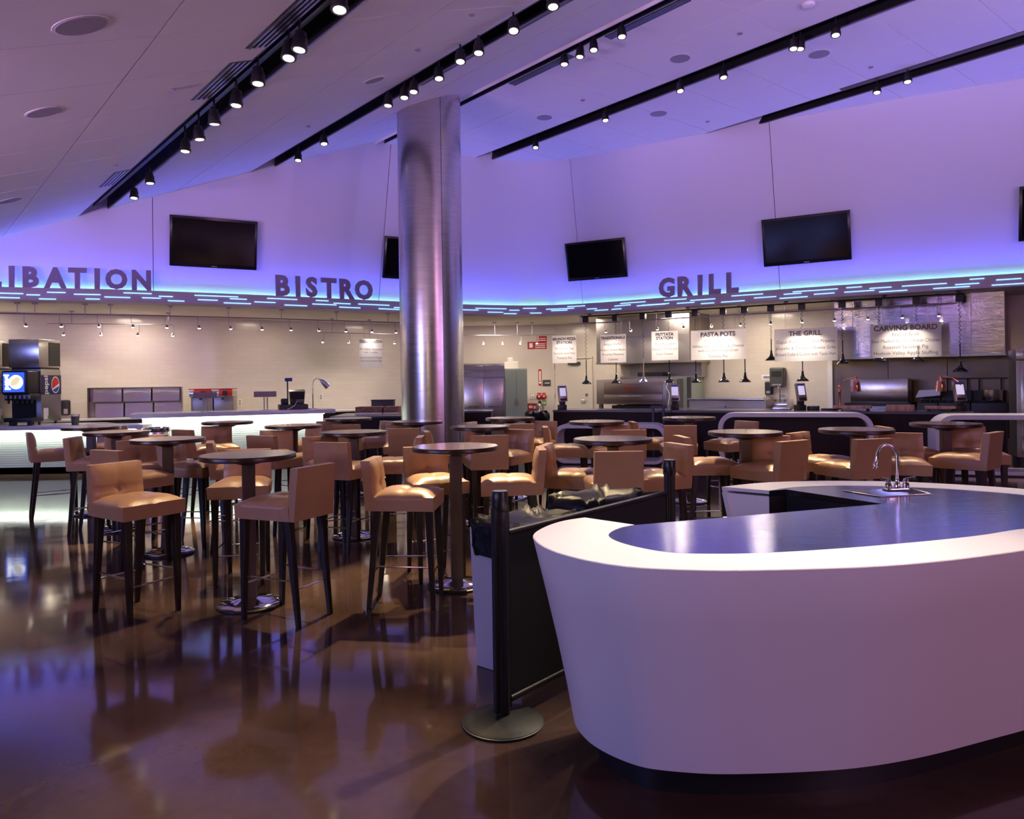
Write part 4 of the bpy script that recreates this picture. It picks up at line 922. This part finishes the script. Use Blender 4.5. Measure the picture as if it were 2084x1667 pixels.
banner(1124, 1173, 683, 739, -.16, [('BRUNCH PIZZA', .83, .085, 1), ('STATION', .70, .085, 1), ('Bacon and Egg', .50, .075, 0), ('Spinach and Feta', .32, .075, 0), ('Tomato Pie', .15, .075, 0)], 'glowing banner headed BRUNCH PIZZA STATION')
banner(1222, 1274, 681, 738, -.16, [('TRADITIONALS', .84, .085, 1), ('Belgian Waffles', .62, .07, 0), ('Hickory Smoked Bacon', .42, .07, 0), ('Breakfast Potatoes', .26, .07, 0), ('Oatmeal', .08, .07, 0)], 'glowing banner headed TRADITIONALS in front of the left hood')
banner(1326, 1380, 674, 733, -.16, [('FRITTATA', .84, .09, 1), ('STATION', .71, .09, 1), ('Wild Asparagus', .53, .07, 0), ('Chorizo, Onion and', .35, .07, 0), ('Goat Cheese', .18, .07, 0)], 'glowing banner headed FRITTATA STATION')
banner(1406, 1518, 671, 732, -.16, [('PASTA POTS', .78, .13, 1), ('Penne ala Vodka', .60, .085, 0), ('White Cheddar Mac & Cheese', .41, .085, 0), ('with a Cornbread Crust', .27, .085, 0), ('Tomato Pie', .07, .085, 0)], 'wide glowing banner headed PASTA POTS')
banner(1576, 1704, 668, 735, -.16, [('THE GRILL', .78, .13, 1), ('Cajun Rubbed Grilled Prawns', .55, .09, 0), ('Jalapeño & Cheddar Cheese Grits', .36, .09, 0), ('Braised Collard Greens with Tasso Ham', .17, .09, 0)], 'wide glowing banner headed THE GRILL')
banner(1771, 1916, 658, 727, -.16, [('CARVING BOARD', .80, .13, 1), ('Filet of Beef', .62, .09, 0), ('Sour Mashed Red Bliss Amish Chicken', .44, .09, 0), ('Roasted Suckling Pig', .26, .09, 0), ('Hudson Valley Apple Stuffing', .08, .09, 0)], 'widest glowing banner headed CARVING BOARD at the right')

# ================================================================ GRILL COUNTER
GL = [Vector(p) for p in ((.84, 15.45), (2.6, 14.78), (4.2, 14.0), (5.8, 13.15), (7.5, 12.2))]
gl = catmull(GL, 5); GP = []
for k, p in enumerate(gl):
    t = (gl[min(k+1, len(gl)-1)]-gl[max(k-1, 0)]).normalized(); GP.append((p.x, p.y, -t.y, t.x))
o = thing('grill_counter', 'long dark grill counter with grey stone top curving behind the stools', 'counter', (0, 0, 0))
MB().sweep(GP, [(-.04, .89), (-.04, .93), (.80, .93), (.80, .89)]).build('worktop', stonetop, o, smooth=30)
MB().sweep(GP, [(0, 0), (0, .89), (.78, .89), (.78, 0)]).build('front', darkwood, o, smooth=30)
def gc(px, back):                       # point on the counter top
    best = None
    for k in range(len(GP)-1):
        for f in (0, .25, .5, .75):
            x = GP[k][0]*(1-f)+GP[k+1][0]*f+GP[k][2]*back; y = GP[k][1]*(1-f)+GP[k+1][1]*f+GP[k][3]*back
            q = abs(proj((x, y, .93))[0]-px)
            if best is None or q < best[0]: best = (q, x, y, math.atan2(GP[k][3], GP[k][2])-PI/2)
    return best[1:]
for k, (px, dx, ang, lb) in enumerate(((1143, 0, .35, 'card terminal at the left end of the grill counter, turned left'), (1378, 0, -.1, 'card terminal beside the steel grill, facing us'), (1627, 0, .3, 'card terminal under the wide glowing grill banner'), (1958, 0, 0, 'card terminal at the right end of the counter, by the copper lamps'))):
    x, y, a = gc(px, .25); o = thing('card_terminal', lb, 'terminal', (x, y, .93), ang*.8, 'card terminals')
    MB().box(-.075, .075, -.05, .12, 0, .10).build('base', black, o, bevel=.01); MB().box(-.055, .055, -.02, .06, .09, .22).build('neck', black, o, bevel=.01)
    T = Matrix.Translation((0, -.03, .2)) @ Matrix.Rotation(-.22, 4, 'X')
    m = MB(); m.T = T; bd = m.box(-.095, .095, -.02, .035, -.03, .30).build('body', steeldull, o, bevel=.012)
    m = MB(); m.T = T; m.box(-.065, .065, -.024, -.019, .08, .25).build('display', lcd, bd)
    m = MB(); m.T = T; m.box(-.065, .065, -.024, -.019, .262, .28).build('name_strip', bluelogo, bd); m = MB(); m.T = T; m.box(-.07, .07, -.026, -.018, -.02, .03).build('card_slot', black, bd)
# white loop tables
def loop_table(xl, yl, xr, yr, H_, th, dep, lab, rad=.24):
    a = Vector((xl, yl)); b = Vector((xr, yr)); d = b-a; L = d.length; o = thing('loop_table', lab, 'table', (a.x, a.y, 0), math.atan2(d.y, d.x))
    def rr(x0, x1, z0, z1, r):
        out = []
        for cx, cz, a0 in ((x1-r, z0+r, -PI/2), (x1-r, z1-r, 0), (x0+r, z1-r, PI/2), (x0+r, z0+r, PI)):
            for k in range(8): q = a0+PI/2*k/7; out.append((cx+r*math.cos(q), cz+r*math.sin(q)))
        return out
    MB().ring(rr(0, L, 0.02, H_, rad), rr(th, L-th, th+.0, H_-th, rad-th*.8), 0, dep).build('loop', whitegloss, o, bevel=.004, seg=1, smooth=35)
    MB().box(.3, L-.3, .04, dep-.04, 0, .02).build('foot_strip', black, o)
    return o
loop_table(3.62, 13.25, 5.98, 12.45, .93, .075, .38, 'tall white loop-shaped table before the middle of the grill counter', .26)
loop_table(6.50, 11.55, 9.6, 10.6, .93, .075, .55, 'tall white loop-shaped table running out of the right edge', .26)
loop_table(.74, 13.8, 2.72, 13.3, .73, .07, .75, 'low white loop-shaped table behind the blue-topped bar table', .22)
x, y, a = gc(1340, -.35); o = thing('easel', 'black folding easel standing against the grill counter', 'easel', (x, y, 0), a)
MB().box(-.13, -.09, 0, .04, 0, 1.04).build('leg', black, o); MB().box(.07, .11, 0, .04, 0, 1.04).build('leg', black, o); MB().box(-.15, .13, -.02, .06, .98, 1.03).build('bar', black, o); MB().box(-.12, .10, .0, .02, .4, .44).build('bar', black, o)
# ================================================================ KITCHEN ALONG THE RIGHT WALL
def kf(name, lab, cat, px0, px1, off, zb, group=None, ang=KA, P=KP):
    n2 = Vector((math.sin(ang), -math.cos(ang))); PP = (P[0]+n2.x*off, P[1]+n2.y*off)
    a = onplane(px0, 800, PP, ang); b = onplane(px1, 800, PP, ang); c = (a+b)/2
    return thing(name, lab, cat, (c.x, c.y, zb), ang, group), (b-a).length, c.y
def zz(px, py, d): return zat(px, py, d)
# back counter line of stainless tables
def hood(px0, px1, off, z0, z1, lab, mt, joints, band=False):
    o, W_, d = kf('extractor_hood', lab, 'hood', px0, px1, off, z0); H_ = z1-z0; xs = [-W_/2+W_*j for j in joints]
    for a, b in zip(xs, xs[1:]):
        MB().box(a+.004, b-.004, 0, .02, .02, H_*.55-.004).build('panel', mt, o); MB().box(a+.004, b-.004, 0.0, .02, H_*.55+.004, H_).build('panel', mt, o)
    MB().box(-W_/2, W_/2, .02, off-.02, 0, H_).build('housing', steeldull, o); MB().box(-W_/2-.01, W_/2+.01, -.015, off-.02, -.02, .02).build('rim', steeldull, o)
    return o
hood(1215, 1405, 1.25, 1.93, 3.04, 'brownish steel extractor hood above the deck oven', steeldull, (0, 1))
hood(1700, 2047, 1.2, 1.90, 3.04, 'wide steel extractor hood with bright vertical streaks at the right', hoodsteel, (0, .12, .5, .82, 1))
# deck oven
o, W_, d = kf('deck_oven', 'brown steel deck oven with a wide door below the left hood', 'oven', 1214, 1357, 1.35, .0); zt = zz(1285, 772, d); zm = zz(1285, 823, d)
MB().box(-W_/2, W_/2, 0, 1.1, zm, zt).build('body', steeldull, o, bevel=.008)
for a, b, nm in ((.90, .42, 'door'), (.38, .10, 'lower_door')):
    f = zt-zm; D_ = MB().box(-W_/2+.22, W_/2-.10, -.03, 0, zm+f*b, zm+f*a).build(nm, mat('oven_'+nm, (.34, .27, .24), .35, .9), o, bevel=.006)
    MB().tube([(-.25, -.07, zm+f*(a-.06)), (.3, -.07, zm+f*(a-.06))], .012, 8).build('handle', steel, D_)
text('nameplate', 'Blodgett', .09, redlogo, o, (0, -.034, zm+(zt-zm)*.62), extr=.001)
for x in (-W_/2+.08, W_/2-.08):
    for y in (.08, 1.0): MB().box(x-.04, x+.04, y-.04, y+.04, 0, zm).build('leg', steeldull, o)
MB().box(-W_/2+.02, W_/2-.02, .05, 1.05, .68, .71).build('shelf', steeldull, o); MB().box(-.5, W_/2-.05, .0, .9, zm-.12, zm-.03).build('drawer', black, o)
MB().box(-W_/2+.5, W_/2, .3, 1.1, zt, zt+.03).build('top_tray', steel, o)
MB().box(W_/2, W_/2+.25, -.02, 1.0, zm-.3, zt).build('control_box', steeldull, o, label='control box with dangling wires'); MB().tube([(W_/2+.05, -.04, zt-.05), (W_/2+.02, -.06, zt-.2), (W_/2+.09, -.05, zt-.35), (W_/2+.06, -.06, zt-.6)], .008, 6).build('wire', paper, o)
o, W_, d = kf('side_cabinet', 'grey-green cabinet between the oven and the steam table', 'cabinet', 1368, 1404, 1.0, 0); zt2 = zz(1385, 768, d); MB().box(-W_/2, W_/2, 0, .9, 0, zt2).build('body', greencab, o, bevel=.006); MB().box(W_/2-.06, W_/2+.04, -.03, 0, 0, zt2).build('post', dkgrey, o)
o, W_, d = kf('shelf', 'steel shelf tray under the left hood', 'shelf', 1262, 1410, 1.0, zz(1330, 767, 17.4)); MB().box(-W_/2, W_/2, .55, .9, 0, .34).build('back_panel', steeldull, o); MB().box(-W_/2, W_/2, .0, .9, -.02, .01).build('tray', steeldull, o); MB().box(-.5, .15, .1, .5, .01, .11).build('box', dkgrey, o)
# steam table / flat grill
o, W_, d = kf('steam_table', 'long steel steam table behind the counter below the pasta banner', 'cooker', 1385, 1551, 1.3, 0); z0 = zz(1470, 833, d); z1 = zz(1470, 811, d)
MB().box(-W_/2, W_/2, 0, .9, 0, z0).build('body', steel, o); MB().box(-W_/2+.1, W_/2, .25, .9, z0, z1-.05).build('raised_back', steeldull, o); MB().box(-W_/2+.1, W_/2-.02, .15, .9, z1-.05, z1).build('cover', steel, o, bevel=.01); MB().box(-W_/2-.1, W_/2+.05, -.15, .2, z0-.02, z0+.02).build('front_rail', steel, o); MB().cyl((.1, .05), .02, z0, z0+.07, 10).build('knob', chrome, o)
# hand basin corner
o, W_, d = kf('hand_basin', 'small steel hand basin with splash guard below the towel dispenser', 'basin', 1553, 1602, .55, .86); h = zz(1577, 815, d)-.86
MB().box(-W_/2, W_/2, 0, .5, 0, .12).build('basin', steel, o, bevel=.01); MB().box(-W_/2, W_/2, .46, .5, 0, h).build('splash_back', steeldull, o); MB().box(-W_/2, -W_/2+.02, 0, .5, 0, h).build('splash_side', steel, o)
MB().tube([(0, .38, .1), (0, .38, .42), (0, .36, .47), (0, .30, .50), (0, .24, .47), (0, .23, .42)], .013, 8).build('spout', chrome, o); MB().cyl((-.1, .38), .02, .1, .18, 10).build('handle', chrome, o); MB().cyl((.1, .38), .02, .1, .18, 10).build('handle', chrome, o)
def kw(name, lab, cat, px, py, hw, hz, dp, mt, bevel=.0, off=0, parts=()):
    p = onwall(px, py, KP, KA, off); o = thing(name, lab, cat, tuple(p), KA); MB().box(-hw, hw, -dp, 0, -hz, hz).build('body', mt, o, bevel=bevel, seg=3)
    for nm, x0, x1, z0, z1, m2 in parts: MB().box(x0, x1, -dp-.008, -dp, z0, z1).build(nm, m2, o)
    return o
kw('towel_dispenser', 'dark paper towel dispenser on the tiled wall', 'dispenser', 1586, 768, .16, .22, .22, dkgrey, .04, parts=(('slot', -.10, .10, -.18, -.15, steel), ('window', -.11, .11, .02, .14, greybase)))
kw('soap_dispenser', 'small black soap dispenser left below the towel dispenser', 'dispenser', 1567, 790, .08, .15, .14, black, .03, parts=(('lever', -.04, .04, -.12, -.06, steeldull),))
kw('notice', 'faint white notice on the tiles left of the towel dispenser', 'notice', 1562, 768, .13, .06, .004, paper, parts=(('print', -.09, .09, -.02, .03, steeldull),))
kw('notice', 'row of tiny hand washing pictures on the tiles by the basin tap', 'notice', 1592, 806, .10, .06, .004, paper, parts=(('print', -.08, .08, -.035, .035, steeldull),))
# cooking line under the right hood
o = thing('wall_cladding', 'brownish steel wall cladding behind the right cooking line', 'panel', (0, 0, 0)); 
a = onwall(1697, 800, KP, KA, .05); b = onwall(2060, 800, KP, KA, .05); L = (b-a).length; o.location = (a.x, a.y, 0); o.rotation_euler = (0, 0, KA)
clad = mat('cladding_steel', (.19, .15, .115), .38, 1, bump=.35, bscale=1.6, stretch=(1, 1, .7))
for j in range(3): MB().box(L*j/3+.006, L*(j+1)/3-.006, -.02, .0, .3, 1.9).build('panel', clad, o)
MB().box(-.10, 0, -.12, .02, 0, 1.95).build('corner_post', whitegloss, o)
o, W_, d = kf('fridge_drawer_unit', 'plain steel box front of an oven hood under the carving banner', 'oven', 1731, 1848, .95, 0); z0 = zz(1790, 820, d); z1 = zz(1790, 771, d)
MB().box(-W_/2, W_/2, 0, .5, z0, z1).build('front_panel', steel, o, bevel=.01); MB().box(-W_/2-.1, W_/2+.05, -.1, .85, z0-.06, z0).build('griddle', black, o); MB().box(-W_/2, W_/2, .0, .85, 0, z0-.06).build('base', steeldull, o)
for k, (a, b, lb) in enumerate(((1866, 1908, 'dark cooker block with a small tilted steel box left of the fryers'), (1910, 1974, 'dark cooker with a blue-grey top behind the right card terminal'), (1976, 2046, 'dark cooker with wire racks at the right end of the cooking line'))):
    o, W_, d = kf('cooker', lb, 'cooker', a, b, .9, 0); z1 = zz((a+b)/2, 807, d); MB().box(-W_/2, W_/2, 0, .8, 0, z1-.12).build('body', dkgrey, o, bevel=.01); MB().box(-W_/2+.02, W_/2-.02, .6, .8, z1-.12, z1+.1).build('back_guard', black, o)
    for j in range(4): MB().tube([(-W_/2+.05+(W_-.1)*j/3, .05, z1-.09), (-W_/2+.05+(W_-.1)*j/3, .55, z1-.09)], .01, 6).build('grate_bar', black, o)
    if k == 0: MB().hexa([(-.2, .0, z1-.02), (.22, .0, z1+.02), (.22, .3, z1+.02), (-.2, .3, z1-.02)], [(-.14, .0, z1+.12), (.22, .0, z1+.14), (.22, .3, z1+.14), (-.14, .3, z1+.12)]).build('tilted_box', steeldull, o)
    if k == 2: MB().lathe([(.16, z1-.08), (.17, z1-.02), (.17, z1+.12), (.16, z1+.12)], (.05, .3), 22).build('pot', steel, o)
    if k: 
        for x in (-W_/3, W_/3): MB().tube([(x, .7, z1), (x, .7, z1+.35)], .015, 6).build('rack_post', dkgrey, o)
        MB().box(-W_/2, W_/2, .6, .8, z1+.33, z1+.35).build('rack_shelf', dkgrey, o)
# tall fridge at the right edge
o = thing('tall_fridge', 'tall steel holding cabinet on castors at the right edge', 'fridge', (8.35, 12.45, 0), -.45)
MB().box(0, .9, 0, .8, .16, 1.95).build('body', steeldull, o, bevel=.01); MB().box(.06, .86, -.03, 0, .20, 1.72).build('door', steel, o, bevel=.006); MB().box(.0, .9, -.035, 0, 1.76, 1.95).build('control_panel', steel, o, bevel=.004)
MB().box(.1, .45, -.042, -.034, 1.84, 1.92).build('display', bluepanel, o); MB().cyl((.3, -.04), .02, 1.79, 1.81, 10).build('knob', red, o); MB().tube([(.1, -.07, 1.1), (.1, -.07, 1.5)], .012, 8).build('handle', chrome, o)
for x in (.08, .82):
    for y in (.08, .7): MB().cyl((x, y), .05, 0, .16, 12).build('castor', black, o)
# boards and copper lamps on the grill counter
for px0, px1, hh, lb, ft in ((1698, 1775, .045, 'thin wooden carving board with feet at the left', 1), (1795, 1867, .10, 'thick butcher block between the carving boards', 0), (1884, 1950, .045, 'thin wooden carving board with feet by the right terminal', 1)):
    x, y, a = gc((px0+px1)/2, .35); x2, y2, _ = gc(px1, .35); hw = Vector((x2-x, y2-y)).length; o = thing('carving_board', lb, 'board', (x, y, .93), a, 'carving boards')
    z = .04 if ft else 0
    MB().box(-hw, hw, -.16, .2, z, z+hh).build('board', maple, o, bevel=.006)
    if ft:
        for fx in (-hw+.06, hw-.06):
            for fy in (-.12, .15): MB().cyl((fx, fy), .02, 0, z+.002, 10).build('foot', black, o)
def copper_lamp(px, dirn, lab, heads=(0,)):
    x, y, a = gc(px, .28); o = thing('copper_heat_lamp', lab, 'lamp', (x, y, .93), a, 'copper carving lamps')
    MB().lathe([(.06, 0), (.06, .015), (.03, .03), (.022, .05)], n=18).build('base', chrome, o); MB().lathe([(.022, .04), (.022, .33), (.030, .34), (.030, .39), (.022, .40), (.03, .44), (.02, .46)], n=16).build('pole', copper, o)
    for hdx in heads:
        MB().tube([(0, 0, .45), (dirn*.02, 0, .50), (dirn*.10, .03*hdx, .56), (dirn*.20, .06*hdx, .585), (dirn*.26, .08*hdx, .585)], .010, 8).build('arm', copper, o)
        c = (dirn*.27, .08*hdx); MB().lathe([(.085, .34), (.078, .36), (.072, .44), (.062, .50), (.045, .535), (.022, .55), (.022, .60), (.014, .61)], c, 22).build('shade', copper, o); MB().lathe([(.05, .345), (.06, .352)], c, 16).build('bulb', lampglow, o)
copper_lamp(1710, 1, 'copper carving lamp bending right over the left board')
copper_lamp(1950, -1, 'copper carving lamp with two heads bending left at the right end', (-1.2, 1.2))
# other things standing on the counter
for px, lb, w1, h1 in ((1588, 'stack of steel pans left of the middle card terminal', .16, .05), (1655, 'low black box right of the middle card terminal', .10, .07), (1685, 'folded dark cloth at the counter near the white post', .14, .03)):
    x, y, a = gc(px, .45); o = thing('counter_item', lb, 'box', (x, y, .93), a); MB().box(-w1, w1, -.08, .1, 0, h1).build('body', steel if 'steel' in lb else black, o, bevel=.008); MB().box(-w1*.9, w1*.9, -.07, .09, h1, h1+.008).build('lid', steeldull, o)
# ================================================================ MIDDLE: FRIDGE, CABINET, DOOR, FIRE GEAR
MA = 0.
o, W_ = yframe('double_fridge', 'steel two-door fridge just right of the column', 'fridge', 942, 1029, 19.4, 0); d = 19.4; zt = zat(985, 740, d); zd = zat(985, 769, d)
MB().box(-W_/2, W_/2, 0, .8, .12, zt).build('body', steeldull, o, bevel=.006)
for x0, x1, hx in ((-W_/2+.01, -.005, -.1), (.005, W_/2-.01, .1)):
    dr = MB().box(x0, x1, -.04, 0, .16, zd-.02).build('door', steel, o, bevel=.006); MB().tube([(hx*4, -.08, zat(985, 827, d)), (hx*1.2, -.08, zat(985, 827, d))], .018, 8).build('handle', chrome, dr)
    for z in (zd+.02, (zd+zt)/2+.02): MB().hexa([(x0, -.05, z), (x1, -.05, z), (x1, 0, z), (x0, 0, z)], [(x0, -.02, z+.14), (x1, -.02, z+.14), (x1, 0, z+.14), (x0, 0, z+.14)]).build('vent_panel', steel, o)
o, W_ = yframe('steel_cabinet', 'tall grey-green double cabinet beside the fridge', 'cabinet', 1029, 1074, 19.2, 0); zt = zat(1050, 750, 19.2)
MB().box(-W_/2, W_/2, 0, .7, 0, zt).build('body', greencab, o, bevel=.004)
for x0, x1 in ((-W_/2+.005, -.003), (.003, W_/2-.005)): MB().box(x0, x1, -.02, 0, .04, zt-.03).build('door', greencab, o)
MB().box(-.0, .04, -.06, -.02, .95, 1.1).build('handle', chrome, o)
for px0, px1, py, lb in ((1028, 1035, 737, 'small white box standing left on the green cabinet'), (1035, 1045, 728, 'tall white box on the green cabinet'), (1045, 1056, 736, 'white carton on the right of the green cabinet top')):
    o2, W2 = yframe('carton', lb, 'box', px0, px1, 19.3, zt); MB().box(-W2/2, W2/2, 0, .2, 0, zat(1040, py, 19.3)-zt).build('body', soffitm, o2); MB().box(-W2/2, W2/2, -.002, .2, zat(1040, py, 19.3)-zt-.02, zat(1040, py, 19.3)-zt+.004).build('lid', paper, o2)
MW = 20.5; MWA = math.atan2(KP[1]-LP[1], KP[0]-LP[0])
def mw(name, lab, cat, px, py, hw, hz, dp, mt, parts=(), rt=None):
    P, A_ = (LP, MWA) if px < 1131 else (KP, KA)
    p = onwall(px, py, P, A_, 0); o = thing(name, lab, cat, tuple(p), A_); MB().box(-hw, hw, -dp, 0, -hz, hz).build('plate', mt, o)
    for nm, x0, x1, z0, z1, m2 in parts: MB().box(x0, x1, -dp-.004, -dp, z0, z1).build(nm, m2, o)
    return o
o = mw('red_sign', 'red sign with white lines of print high on the wall left of the banners', 'sign', 1093, 703, .26, .10, .01, redsign, (('print', -.05, .22, .03, .05, inkwhite), ('print', -.05, .22, -.02, .0, inkwhite), ('print', -.05, .22, -.07, -.05, inkwhite), ('symbol', -.21, -.12, -.06, .06, inkwhite)))
mw('red_sign', 'small upper red sign joined above the long red one', 'sign', 1103, 690, .13, .08, .012, redsign, (('print', -.08, .1, .0, .02, inkwhite), ('print', -.08, .1, -.05, -.03, inkwhite)))
mw('arrow_sign', 'narrow red and white sign with a downward arrow', 'sign', 1099, 768, .045, .22, .01, redsign, (('print', -.02, .02, -.10, .17, inkwhite), ('arrow', -.03, .03, -.17, -.12, inkwhite)))
mw('door_plate', 'black sign plate left of the door', 'sign', 1112.5, 779.5, .11, .085, .01, dkgrey, (('print', -.05, .08, -.01, .01, inkwhite),))
mw('yellow_sign', 'yellow warning notice on the white door', 'sign', 1156, 770, .11, .09, .01, yellow, (('print', -.08, .08, .03, .06, black), ('print', -.08, .08, -.02, .0, black), ('print', -.08, .08, -.06, -.045, black)))
for k, px in enumerate((1097, 1107)):
    p = onwall(px, 807, LP, MWA, 0); o = thing('fire_alarm', '%s round red alarm sounder on the wall above the extinguisher' % ('left', 'right')[k], 'alarm', tuple(p), MWA); m = MB(); m.T = Matrix.Rotation(PI/2, 4, 'X'); m.lathe([(.075, 0), (.07, .04), (.03, .06)], n=20); m.build('bell', red, o); MB().box(-.02, .02, -.066, -.058, -.02, .02).build('centre', paper, o); MB().box(-.05, .05, -.02, 0, .08, .10).build('label_strip', red, o)
mw('light_switch', 'small white switch left of the round red alarms', 'switch', 1084, 808, .04, .06, .02, paper, (('rocker', -.015, .015, -.03, .03, steeldull),))
p = onwall(1097, 830, LP, MWA, .1); o = thing('fire_extinguisher', 'steel fire extinguisher hanging below the red alarms', 'extinguisher', (p.x, p.y, p.z-.28), MWA)
MB().lathe([(.075, 0), (.08, .03), (.08, .33), (.05, .40), (.02, .42)], n=20).build('cylinder', steel, o); MB().box(-.02, .06, -.02, .02, .41, .46).build('valve', black, o); MB().tube([(.05, 0, .43), (.11, -.02, .3), (.10, -.02, .15)], .010, 6).build('hose', black, o)
mw('red_box', 'red wall box with white print left of the extinguisher', 'box', 1084, 829, .14, .11, .05, redsign, (('print', -.10, .0, -.02, .05, inkwhite), ('symbol', .03, .09, -.04, .04, inkwhite)))
mw('green_tag', 'bright green tag beside the extinguisher', 'tag', 1108, 820, .05, .07, .01, greenm, (('print', -.03, .03, -.02, .02, paper),))
# bin with a bag there
p = atd(1093, 850, 16.6); o = thing('waste_bin', 'distant bin topped with a gathered black bag left of the grill counter', 'bin', (p.x, p.y, 0)); MB().lathe([(.22, 0), (.25, .72)], n=24).build('body', dkgrey, o)
vs = []; fs = []; n_ = 40
for j, (r_, z) in enumerate(((.255, .60), (.27, .70), (.26, .80), (.20, .86), (.10, .84), (.01, .80))):
    for k in range(n_): q = 2*PI*k/n_; w_ = .018*math.sin(7*q+j)+.012*math.sin(15*q); vs.append(((r_+w_*(j < 5))*math.cos(q), (r_+w_*(j < 5))*math.sin(q), z+w_))
for j in range(5):
    for k in range(n_): b = (k+1) % n_; fs.append((j*n_+k, j*n_+b, (j+1)*n_+b, (j+1)*n_+k))
MB().add(vs, fs).build('bag', bagm, o, smooth=80)
# door in the right wall
dd = bpy.data.objects.new('door_1', None); COL.objects.link(dd); struct(dd); a = onwall(1128, 800, KP, KA, .0); b = onwall(1208, 800, KP, KA, .0); L = (b-a).length; dd.location = (a.x, a.y, 0); dd.rotation_euler = (0, 0, KA)
doorm = mat('door_paint', (.66, .60, .52), .4)
MB().box(.05, L-.05, -.03, 0, 0, 2.1).build('leaf', doorm, dd); MB().box(0, .045, -.06, .0, 0, 2.15).build('jamb', doorm, dd); MB().box(L-.045, L, -.06, 0, 0, 2.15).build('jamb', doorm, dd); MB().box(.0, L, -.06, 0, 2.105, 2.15).build('lintel', doorm, dd)
MB().tube([(L-.2, -.08, 1.0), (L-.34, -.08, 1.0)], .014, 8).build('handle', steeldull, dd); MB().box(L-.22, L-.16, -.05, -.03, 1.12, 1.18).build('lock', steeldull, dd)
for z in (.3, 1.05, 1.85): MB().cyl((.05, -.045), .015, z, z+.12, 8).build('hinge', steeldull, dd)
MB().box(.5, .85, -.10, -.03, 1.95, 2.02).build('closer', dkgrey, dd)
# round steel bin at the drinks counter
p = atz(318, 871, .86); o = thing('steel_bin', 'round steel bin with a bag rim in front of the lit counters', 'bin', (p.x, p.y, 0))
MB().lathe([(.20, 0), (.205, .02), (.205, .82), (.20, .84)], n=32).build('body', steel, o); MB().lathe([(.208, .80), (.214, .81), (.212, .86), (.195, .868), (.19, .82)], n=40, loop=True).build('rim', chrome, o)
